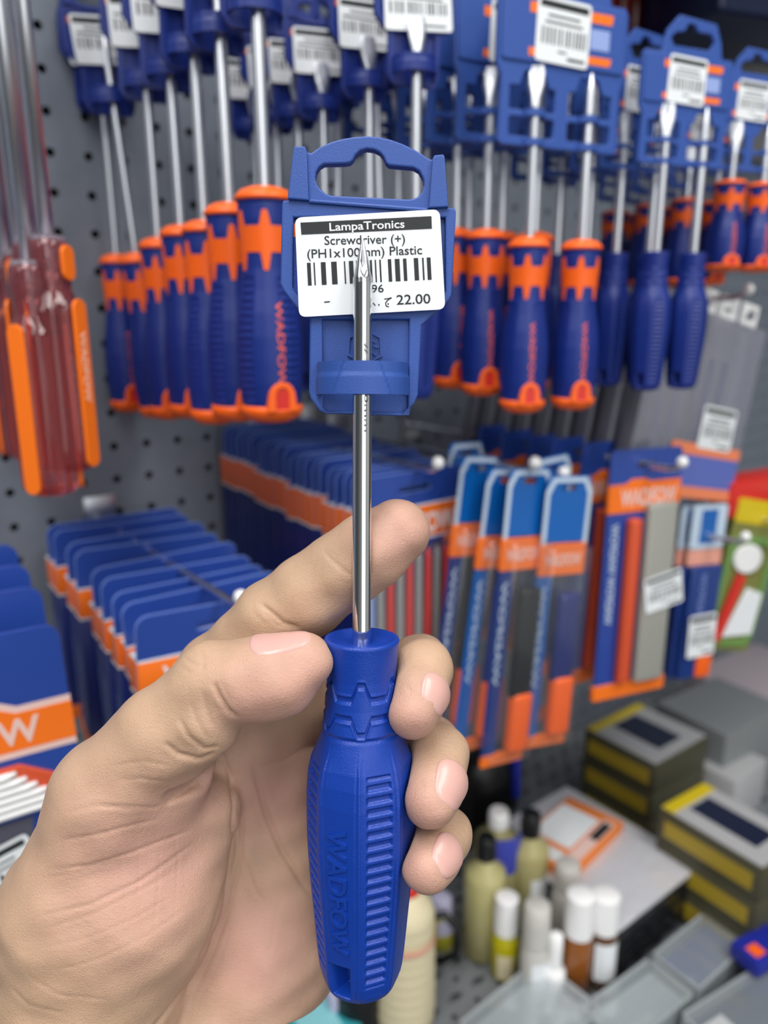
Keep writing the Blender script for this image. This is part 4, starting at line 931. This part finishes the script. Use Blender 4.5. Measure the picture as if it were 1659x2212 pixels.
# K: saw blade cards
for i, (n_, dx, dz) in enumerate(((.268, 0, 0), (.236, .004, .001), (.212, -.002, .002), (.184, .003, .000), (.158, 0, .001), (.130, .002, .002))):
    t = thing('carded_saw', 'blue saw card with orange band, %s of the stack right of the knife bags' % ORD[i], 'tool card', rotz(YD-(16 if i == 0 else 6), W(.290+dx, n_, -.094+dz)) @ Matrix.Rotation(math.radians(0 if i == 0 else 1.5), 4, 'Y'), 'saw cards right of the knife bags')
    obj('card', plate('card', [rrect(-.032, .032, -.188, 0, .004), rrect(-.008, .008, -.014, -.009, .002)], -.001, .001, .0003), M['cardblue'], t)
    bo = obj('brand_band', plate('brand_band', [[(-.0324, -.046), (.0324, -.046), (.0324, -.024), (.004, -.024), (0, -.0215), (-.012, -.0215), (-.018, -.025), (-.0324, -.025)]], -.0018, .0014, .0003), M['orprint'], t)
    tm = MB(); flat_text(tm, BRAND, (-.022, -.041), (.029, -.041), .0125, -.0019, .0002, .03); obj('lettering', tm.mesh('lettering'), mat('pale_pink_print', (240, 205, 196)), bo)
    tm = MB()
    def sm_(u, v, e): return Vector((-.0270+v*.0060, -.0012-e, -.132+.078*u))
    text_solid(tm, BRAND+' '+BRAND, sm_, .0002, .02); obj('strip_lettering', tm.mesh('strip_lettering'), mat('pale_blue_white', (196, 214, 232)), t)
    mb = MB(); mb.box(-.0155, -.0050, -.009, -.001, -.180, -.050); obj('red_handle', bevel(mb.mesh('red_handle'), .003, 3), mat('red_orange_plastic', (214, 84, 48)), t)
    mb = MB(); mb.box(.0005, .0275, -.0085, -.001, -.182, -.040); obj('blade_pack', bevel(mb.mesh('blade_pack'), .003, 3), mat('pale_grey_metal', (176, 176, 168), .4, .3), t)
    obj('bottom_strip', plate('bottom_strip', [rrect(-.034, .034, -.194, -.182, .0014)], -.0022, .0016, .0004), M['orprint'], t)
    if i == 0: simple_label(t, .001, .036, -.122, -.094, -.0095, 10)
hook(.290, -.106, .296, 'steel hook through the saw cards')
# L: small blue bags
for i, (px, py, s_, yw, rl) in enumerate(((1535, 1092, .385, -18, 2), (1500, 1090, .380, -4, 1), (1478, 1082, .380, -2, 0))):
    nm = ('front one with a white price tag', 'second one, mostly hidden', 'rear one beside the saw card')[i]
    t = thing('bagged_bit', 'narrow blue bag near the right edge, '+nm, 'bagged tool', rotz(YD+yw, on_s(px, py, s_)) @ Matrix.Rotation(math.radians(rl), 4, 'Y'), 'narrow blue bags near the right edge')
    obj('header', plate('header', [rrect(-.0165, .0165, -.034, 0, .003)], -.0006, .0006), M['skyblue'], t)
    obj('header_border', plate('header_border', [rrect(-.0175, .0175, -.036, .001, .003), rrect(-.0085, .0085, -.032, -.003, .001)], -.0012, -.0006), mat('pale_blue_white', (196, 214, 232)), t)
    obj('brand_band', plate('brand_band', [rrect(-.0175, .0175, -.050, -.037, .001)], -.0014, .001, .0003), mat('salmon_print', (238, 166, 146), .4), t)
    mb = MB(); mb.box(-.016, .016, -.007, .001, -.150, -.050); obj('pouch', bevel(mb.mesh('pouch'), .003, 3), M['bagblue'], t)
    tm = MB()
    def sm_(u, v, e): return Vector((-.006+v*.006, -.0072-e, -.100+.045*u))
    text_solid(tm, BRAND, sm_, .0002, .02); obj('lettering', tm.mesh('lettering'), mat('pale_navy_print', (120, 140, 200)), t)
    mb = MB(); mb.box(.000, .0155, -.009, -.001, -.148, -.118); obj('orange_end', bevel(mb.mesh('orange_end'), .002, 2), M['orange'], t)
    if i == 0: simple_label(t, -.014, .014, -.128, -.090, -.0098, 3)
hook(.385, -.176, .30, 'steel hook through the narrow blue bags')
# M: green and red packs at the right edge
for i, (px, py, s_, yw) in enumerate(((1650, 1085, .455, -14), (1612, 1085, .452, -6), (1580, 1080, .450, -2), (1545, 1072, .450, 0))):
    nm = ('front one at the right edge', 'second one', 'third one', 'rearmost one')[i]
    t = thing('blister_pack', 'yellow topped green and red blister pack, '+nm, 'blister pack', rotz(YD+yw, on_s(px, py, s_)) @ Matrix.Rotation(math.radians(12), 4, 'Y'), 'green and red packs at the right edge')
    obj('card', plate('card', [rrect(-.030, .030, -.135, 0, .004)], -.001, .001, .0003), mat('olive_green_print', (126, 128, 66), .45), t)
    obj('top_band', plate('top_band', [rrect(-.030, .030, -.020, .001, .002)], -.0016, .0016, .0004), M['yellow'], t)
    obj('green_frame', plate('green_frame', [rrect(-.029, .029, -.130, -.030, .012), rrect(-.022, .022, -.124, -.037, .010)], -.003, -.001, .0006), M['green'], t)
    if i == 0: obj('white_oval', plate('white_oval', [[(-.004+.017*math.cos(a), -.050+.013*math.sin(a)) for a in np.linspace(0, 2*math.pi, 24, endpoint=False)]], -.004, -.001, .0008), M['whitep'], t)
    obj('red_bar', plate('red_bar', [[(-.024, -.125), (-.014, -.126), (-.002, -.066), (-.012, -.064)]], -.006, -.002, .0012), M['red'], t)
    obj('white_panel', plate('white_panel', [[(-.010, -.122), (.026, -.118), (.026, -.080), (.006, -.076)]], -.0035, -.001, .0006), M['white'], t)
hook(.455, -.172, .325, 'steel hook through the green and red packs at the right edge')
t = thing('display_box', 'red printed display box under the clear cases at the right edge', 'box', rotz(YD-8, on_s(1672, 1030, .470)))
mb = MB(); mb.box(-.055, .05, .0, .03, -.030, .0); obj('box_body', bevel(mb.mesh('box_body'), .002, 2), M['red'], t)
hook(.475, -.148, .335, 'steel hook under the clear cases carrying the red box')
# F: clear precision-set cases
for i in range(9):
    n_ = .262-i*.0205
    t = thing('clear_case', 'clear plastic case of slim tools, %s in the row below the short screwdrivers' % ORD[i], 'plastic case', rotz(YD-4, W(.365, n_, .010+.002*(i % 2))) @ Matrix.Rotation(math.radians(11), 4, 'Y'), 'clear cases in a row at the right')
    mb = MB(); mb.box(-.055, .085, 0, .0155, -.152, -.008); obj('case', bevel(mb.mesh('case'), .0025, 2), M['frost'], t)
    mb = MB(); mb.box(-.0556, -.0525, .001, .0150, -.151, -.009); obj('edge_frame', bevel(mb.mesh('edge_frame'), .001, 2), mat('milky_edge', (150, 152, 164), .3, trans=.2), t)
    for k in range(4):
        x = -.040+k*.029; obj('hang_tab', plate('hang_tab', [[(x, -.010), (x+.023, -.010), (x+.023, .008), (x, .008)], [(x+.004, -.004), (x+.019, -.004), (x+.019, .004), (x+.012, .004)]], .002, .0035, .0003), M['whitep'], t)
    for k in range(6):
        mb = MB(); x = -.044+k*.0185; mb.lathe([(.0040, -.146), (.0044, -.100), (.0022, -.094), (.0018, -.040)], 10, Matrix.Translation((x, .0075, 0))); obj('slim_tool', mb.mesh('slim_tool', True), M['cardnavy'] if k % 3 else M['black'], t)
    if i == 0:
        ins = obj('insert_card', plate('insert_card', [rrect(-.012, .083, -.148, -.112, .002)], -.0012, -.0006), mat('soft_blue_print', (96, 112, 190), .45), t)
        for za, zb in ((-.150, -.141), (-.116, -.107)):
            mb = MB(); mb.add([(a, -.0014, b) for a, b in ((-.012, za), (.083, za), (.083, zb), (-.012, zb))], [(0, 1, 2, 3)]); obj('orange_stripe', mb.mesh('orange_stripe'), mat('salmon_orange', (246, 140, 96), .45), ins)
        simple_label(t, .020, .066, -.110, -.076, -.0015, 0)
hook(.365, .0105, .29, 'steel hook through the clear cases')
t = thing('shading_shelf', 'added shelf board shading the hanging tools on the right', 'shelf', rotz(YD, W(0, 0, .43)))  # board added overhead to keep ceiling light off the wall and rear tools
mb = MB(); mb.box(.06, 1.7, -.30, .0, 0, .018); obj('shading_board', bevel(mb.mesh('shading_board'), .002, 1), mat('shelf_shade_grey', (70, 72, 75), .7), t)
# upper right corner: red tool tips, dark case
t = thing('storage_case', 'dark navy case on top in the upper right corner', 'case', rotz(YD-20, on_n(1640, 20, .16)))
mb = MB(); mb.box(-.045, .20, 0, .12, -.006, 1.879-t.matrix_world.translation.z); obj('case_body', bevel(mb.mesh('case_body'), .006, 3), mat('dark_navy_plastic', (16, 28, 66), .3), t)
mb = MB(); mb.box(-.045, .20, -.003, .0, .012, .016); obj('lid_seam', mb.mesh('lid_seam'), M['black'], t)
for i in range(7):
    t = thing('red_handle_tool', 'dark red glossy tool handle hanging in a row at the top right', 'tool', rotz(YD, on_n(1285+i*28, 20+(i % 2)*14, .0136)), 'dark red handles at the top right')
    mb = MB(); mb.lathe([(.003, -.030), (.011, -.026), (.013, -.012), (.013, .030), (.009, .045), (.005, .05)], 20); obj('grip', mb.mesh('grip', True), M['maroon'], t)
    mb = MB(); mb.lathe([(.0045, .046), (.0045, .065), (.003, .066)], 14); obj('chrome_tip', mb.mesh('chrome_tip', True), M['steelbg'], t)
t = thing('plain_panel', 'plain grey panel fixed on the board at the top right', 'panel', rotz(YD, W(.93, .004, .30)))
mb = MB(); mb.box(-.16, .0, -.006, 0, -.10, .12); obj('panel_sheet', bevel(mb.mesh('panel_sheet'), .001, 1), M['grey'], t)
mb = MB(); mb.box(.003, .22, -.006, 0, -.10, .12); obj('panel_sheet', bevel(mb.mesh('panel_sheet'), .001, 1), M['grey'], t)
# ================================================================== counter shelf
DZ = .90
def deck():
    t = thing('display_shelf', 'grey perforated steel shelf under the bottles and boxes', 'shelf', rotz(YD, (WO.x, WO.y, DZ)))
    pt = .026; N = 10; r = .0027; vs = []; fs = []
    ring = [(r*math.cos(2*math.pi*k/N), r*math.sin(2*math.pi*k/N)) for k in range(N)]
    def sq(k):
        a = 2*math.pi*k/N; c, s_ = math.cos(a), math.sin(a); m = max(abs(c), abs(s_)); return (pt/2*c/m, pt/2*s_/m)
    outer = [sq(k) for k in range(N)]
    for i in range(-16, 36):
        for j in range(18):
            cx, cy = i*pt, -.016-j*pt; b = len(vs)
            for x, y in outer: vs.append((cx+x, cy+y, 0))
            for x, y in ring: vs.append((cx+x, cy+y, 0))
            for x, y in ring: vs.append((cx+x, cy+y, -.0014))
            for k in range(N):
                k2 = (k+1) % N; fs.append((b+k, b+k2, b+N+k2, b+N+k)); fs.append((b+N+k, b+N+k2, b+2*N+k2, b+2*N+k))
    # square corners of each tile are closed by the outer ring following the tile edge
    o = obj('deck_sheet', mesh_of('deck_sheet', vs, fs, False), mat('shelf_grey', (118, 122, 126), .5), t)
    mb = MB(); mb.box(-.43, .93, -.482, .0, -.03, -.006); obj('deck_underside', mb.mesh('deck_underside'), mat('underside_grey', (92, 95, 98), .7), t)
    mb = MB(); mb.box(-.43, .93, -.487, -.482, -.045, .002); obj('front_lip', mb.mesh('front_lip'), mat('shelf_grey', (118, 122, 126)), t)
deck()
def bottle(name, label, px, py, zf, hpx, rpx, body, cap, caph, neck=.62, lab=None, capr=None, group='liquid bottles on the shelf', shape=None):
    p = on_z(px, py, DZ); d = p-CAM; Z = (RC.transposed() @ d).z; v = (py-1106)/F
    h = hpx*Z/F/(CP-v*SP); r = rpx*Z/F
    t = thing(name, label, 'bottle', rotz(YD, p+Vector((0, 0, .0005))), group); hb = h*(1-caph)
    mb = MB(); mb.lathe(shape(r, hb) if shape else [(r*.85, 0), (r, r*.12), (r, hb*.80), (r*.93, hb*.87), (r*neck, hb*.95), (r*neck*.95, hb)], 32); obj('bottle_body', sharp(mb.mesh('bottle_body', True), 60), body, t)
    cr = (capr or neck*1.1)*r
    mb = MB(); mb.lathe([(cr, hb-.001), (cr*1.02, hb+h*caph*.5), (cr*.96, h*.985), (cr*.8, h)], 28); obj('cap', sharp(mb.mesh('cap', True), 50), cap, t)['label'] = 'bottle cap'
    if lab:
        z0, z1, m_, a0, a1 = lab; vs = []; fs = []
        for k in range(17):
            a = math.radians(a0+(a1-a0)*k/16)
            for z in (z0, z1): vs.append((r*1.015*math.sin(a), -r*1.015*math.cos(a), z*hb))
        for k in range(16): fs.append((2*k, 2*k+2, 2*k+3, 2*k+1))
        obj('paper_label', mesh_of('paper_label', vs, fs), m_, t)['label'] = 'paper label on the bottle'
    return t
pale = mat('hazy_plastic', (214, 212, 206), .3, trans=.15)
bottle('bottle', 'tall pale yellow bottle with black cap, nearest the little finger', 1042, 2052, 0, 235, 44, M['paleliq'], M['black'], .17, .42, (.35, .75, M['cream'], -10, 70))
bottle('bottle', 'pale bottle with black cap behind the taller yellow one', 1135, 1990, 0, 225, 42, M['paleliq'], M['black'], .18, .45, (.15, .62, M['white'], -40, 90))
bottle('bottle', 'small bright yellow bottle with white cap', 1088, 2102, 0, 160, 29, M['yelliq'], M['whitep'], .42, .80, (.08, .60, M['cream'], -80, -15))
bottle('bottle', 'hazy white bottle between the yellow and the small white one', 1150, 2148, 0, 188, 30, pale, pale, .40, .85, (.05, .75, M['white'], -60, 60))
bottle('bottle', 'small white dropper bottle in the front row', 1193, 2158, 0, 135, 24, M['whitep'], M['whitep'], .45, .55, None)
bottle('bottle', 'amber liquid bottle with tall white cap', 1240, 2138, 0, 200, 31, M['amber'], M['whitep'], .38, .9, (.1, .8, M['white'], 30, 75))
bottle('bottle', 'brown bottle with white label and white cap at the right end', 1293, 2122, 0, 185, 31, M['brownb'], M['whitep'], .36, .9, (.22, .85, M['white'], -80, 80))
bottle('bottle', 'hazy pale bottle standing behind the little white ones', 1215, 2040, 0, 170, 30, pale, pale, .25, .8, None)
bottle('bottle', 'olive bottle with a blue and red label half behind the fingertips', 1068, 1985, 0, 225, 48, M['paleliq'], M['whitep'], .12, .4, (.62, .98, mat('blue_red_label', (70, 80, 190), .5), -80, 40))
bottle('bottle', 'small yellow bottle with lavender label beside the cream one', 952, 2040, 0, 100, 26, M['yelliq'], M['lav'], .3, .8, (.5, .95, M['lav'], -60, 60))
def ridged(r, hb):
    out = [(r*.8, 0), (r*.98, r*.15)]
    for k in range(1, 28): out.append((r*(1.0+.03*math.cos(k*math.pi*.75))*(1-.08*(k/28)), hb*(.05+.80*k/28)))
    return out+[(r*.8, hb*.90), (r*.55, hb*.96), (r*.45, hb)]
bottle('squeeze_bottle', 'cream ridged bottle below the screwdriver handle end', 873, 2196, 0, 285, 66, M['cream'], M['red'], .07, .45, (.66, .69, mat('salmon_print', (238, 166, 146)), -90, 90), .5, 'liquid bottles on the shelf', ridged)
# black cord loop and other dark things by the bottles
t = thing('cord', 'black cord looped beside the cream bottle', 'cord', rotz(0, on_z(965, 2020, DZ))); mb = MB(); b0 = on_z(965, 2020, DZ)
mb.tube([q-b0 for q in (on_z(920, 1985, DZ+.06), on_z(960, 1975, DZ+.062), on_z(990, 2010, DZ+.05), on_z(985, 2060, DZ+.03), on_z(955, 2075, DZ+.004), on_z(925, 2070, DZ+.004))], .0035, 10); obj('cord_run', mb.mesh('cord_run', True), M['black'], t)
def slab(name, label, cat, back, corner, right, z, h, m, group=None, bev=.003):
    """box whose top face has the given three corners (image points on the height z)"""
    c = on_z(*corner, z); b = on_z(*back, z); r = on_z(*right, z); e1 = r-c; w1 = e1.length; e1.normalize()
    e2 = b-c; e2 -= e1*e2.dot(e1); d1 = e2.length; e2.normalize()
    Mx = Matrix((e1, e2, Vector((0, 0, 1)))).transposed().to_4x4(); Mx.translation = c-Vector((0, 0, h))
    if Mx.determinant() < 0: Mx = Matrix((e2, e1, Vector((0, 0, 1)))).transposed().to_4x4(); Mx.translation = c-Vector((0, 0, h)); w1, d1 = d1, w1
    t = thing(name, label, cat, Mx, group); mb = MB(); mb.box(0, w1, 0, d1, 0, h); obj('box_body', bevel(mb.mesh('box_body'), bev, 2), m, t); return t, w1, d1
def flat(t, nm, x0, x1, y0, y1, z, m, th=.0006):
    mb = MB(); mb.box(x0, x1, y0, y1, z, z+th); return obj(nm, mb.mesh(nm), m, t)
# multimeter boxes: two stacks of three
for st, (bk, cn, rt, who) in enumerate((((1285, 1562), (1418, 1655), (1532, 1590), 'left stack'), ((1432, 1738), (1650, 1880), (1745, 1812), 'right stack'))):
    hh = .034
    for k in range(3):
        nm = ('topmost', 'middle', 'lowest')[k]; z = DZ+hh*(3-k)+.0006*(3-k)
        c = on_z(*cn, DZ+hh*3+.0018)
        t, w1, d1 = slab('meter_box', '%s dark box with yellow print in the %s of tester boxes' % (nm, who), 'box', bk, cn, rt, DZ+hh*3+.0018, hh, mat('dark_olive_card', (74, 72, 52), .5), 'tester boxes stacked at the right')
        t.location.z = z-hh
        for q in range(1):
            mb = MB(); mb.box(-.0006, 0, d1*.08, d1*.92, hh*.25, hh*.72) 
            obj('yellow_print', mb.mesh('yellow_print'), mat('dull_yellow_print', (170, 146, 40), .5), t)
        if k == 0:
            flat(t, 'top_print', .002, w1-.002, .002, d1-.002, hh, mat('pale_grey_print', (176, 176, 178), .35), .0005)
            L_ = True
            if L_:
                flat(t, 'yellow_corner', .002, w1-.002, d1*.86, d1-.002, hh+.0005, M['yellow']); flat(t, 'dark_screen', w1*.30, w1*.72, d1*.18, d1*.82, hh+.0005, M['lens'])
            else:
                flat(t, 'yellow_corner', w1*.86, w1-.002, .002, d1-.002, hh+.0005, M['yellow']); flat(t, 'dark_screen', w1*.18, w1*.82, d1*.30, d1*.72, hh+.0005, M['lens'])
# silver bag on a stack of glossy black boxes
for k in range(3):
    tw, _a, _b = slab('wrapped_box', '%s of three glossy black wrapped boxes under the silver bag' % ('topmost', 'middle', 'lowest')[k], 'box', (1235, 1700), (1513, 1872), (1342, 2012), DZ+.0542, .0178, mat('glossy_black_wrap', (24, 25, 28), .12, bump=(90, .5, .004)), 'black wrapped boxes under the silver bag')
    tw.location.z -= .0181*k
t, w1, d1 = slab('antistatic_bag', 'flat silver bag lying under the orange and white box', 'bag', (1235, 1690), (1515, 1866), (1338, 2006), DZ+.0600, .0055, M['silver'], None, .0026)
t, w1, d1 = slab('label_box', 'thin orange and white box lying on the silver bag', 'box', (1250, 1700), (1348, 1776), (1235, 1890), DZ+.0700, .0095, mat('orange_card', (236, 130, 52), .45), None, .0015)
flat(t, 'white_panel', w1*.30, w1*.95, d1*.15, d1*.72, .0095, M['white']); flat(t, 'pale_panel', w1*.06, w1*.26, d1*.1, d1*.95, .0095, mat('pale_pink_print', (240, 205, 196))); flat(t, 'white_strip', w1*.3, w1*.9, d1*.80, d1*.95, .0095, M['white']); flat(t, 'dark_print', w1*.08, w1*.22, d1*.15, d1*.45, .0102, M['ink'])
# clear organiser cases at the lower right
clr = film('clear_case_film', (206, 216, 222), .14, .30)
pal = mat('pale_grey_insert', (176, 186, 190), .4); bl = mat('blue_insert', (64, 76, 130), .45)
for (bk, cn, rt, z, nm, ins) in (((1045, 2165), (1130, 2340), (1300, 2175), DZ+.026, 'at the foot of the bottle row', pal), ((1290, 2150), (1350, 2265), (1500, 2145), DZ+.026, 'with pale lids in front of the brown bottles', pal),
        ((1423, 2052), (1512, 2136), (1634, 2022), DZ+.026, 'with blue contents beside the black wrapped boxes', bl), ((1530, 2155), (1590, 2300), (1800, 2150), DZ+.026, 'with dark contents in the bottom right corner', mat('dark_insert', (50, 58, 84), .4))):
    t, w1, d1 = slab('organiser_case', 'clear organiser case '+nm, 'case', bk, cn, rt, z, .024, clr, 'clear organiser cases at the lower right', .004)
    flat(t, 'inner_tray', .004, w1-.004, .004, d1-.004, .003, ins, .012)
    mb = MB()
    for a in (.0, .985): mb.box(w1*a, w1*a+.0022, .002, d1-.002, .003, .023)
    for i_, a in enumerate((.0, .985)): mb.box(.002, w1-.002, d1*a, d1*a+.002, .003, .023)
    obj('divider_grid', mb.mesh('divider_grid'), mat('clear_rib', (196, 204, 208), .2, trans=.3), t)
    if ins is not pal and ins is not bl: flat(t, 'white_card', w1*.04, w1*.26, d1*.1, d1*.75, .016, M['whitep'], .003)
t, w1, d1 = slab('small_pack', 'small blue and orange pack at the bottom right edge', 'pack', (1600, 2020), (1640, 2085), (1720, 2040), DZ+.0425, .015, mat('deep_blue_print', (28, 40, 150), .4)); flat(t, 'orange_print', w1*.1, w1*.35, d1*.2, d1*.6, .015, M['orange'])
# translucent grey stock behind the tester boxes
for i, (bk, cn, rt, z, h, m, nm) in enumerate((((1455, 1500), (1570, 1590), (1700, 1525), DZ+.100, .040, mat('grey_translucent', (150, 154, 156), .25, trans=.25), 'grey plastic pack behind the left tester stack'), ((1520, 1625), (1590, 1690), (1660, 1640), DZ+.060, .030, mat('white_translucent', (206, 206, 208), .25, trans=.25), 'whitish pack right of the left tester stack'),
        ((1500, 1440), (1650, 1520), (1800, 1450), DZ+.075, .030, mat('pinkish_translucent', (196, 184, 190), .25, trans=.25), 'pinkish clear pack at the right edge'), ((1120, 1690), (1110, 1800), (1190, 1770), DZ+.030, .028, mat('grey_wrap', (92, 98, 104), .2), 'grey wrapped box behind the pale bottle'))):
    slab('plastic_pack', nm, 'pack', bk, cn, rt, z, z-DZ-.0008, m, 'plastic packs at the back of the shelf')
t = thing('tool_pouch', 'black pouch with a blue strip standing behind the fingertips', 'pouch', rotz(YD, on_z(1052, 1800, DZ))); mb = MB()
mb.lathe([(.020, 0), (.031, .004), (.033, .03), (.032, .075), (.026, .098), (.012, .108), (.001, .109)], 28); me = mb.mesh('pouch_body', True); me.transform(Matrix.Diagonal((1.25, .7, 1, 1))); obj('pouch_body', me, M['black'], t)
obj('blue_strip', plate('blue_strip', [[(.014, .05), (.022, .05), (.020, .098), (.010, .104)]], -.026, -.018, .001), mat('deep_blue_print', (28, 40, 150)), t)
# teal cloth, black roll and lavender strip under the wrist
t, w1, d1 = slab('teal_pack', 'teal folded pack showing below the wrist', 'pack', (560, 2120), (640, 2300), (790, 2215), DZ+.020, .0195, M['teal'], None, .006); flat(t, 'pale_teal_panel', w1*.25, w1*.75, d1*.1, d1*.7, .0195, mat('pale_teal', (140, 206, 214), .5))
t = thing('tape_roll', 'black roll standing beside the cream bottle', 'roll', rotz(YD, on_z(775, 2205, DZ))); mb = MB(); mb.lathe([(.018, 0), (.019, .002), (.019, .040), (.018, .042), (.010, .042), (.009, .030)], 28); obj('roll_body', sharp(mb.mesh('roll_body', True), 50), M['black'], t)
t, w1, d1 = slab('label_strip', 'lavender strip lying at the edge of the palm', 'strip', (690, 2090), (715, 2160), (745, 2150), DZ+.034, .0335, M['lav'], None, .002)
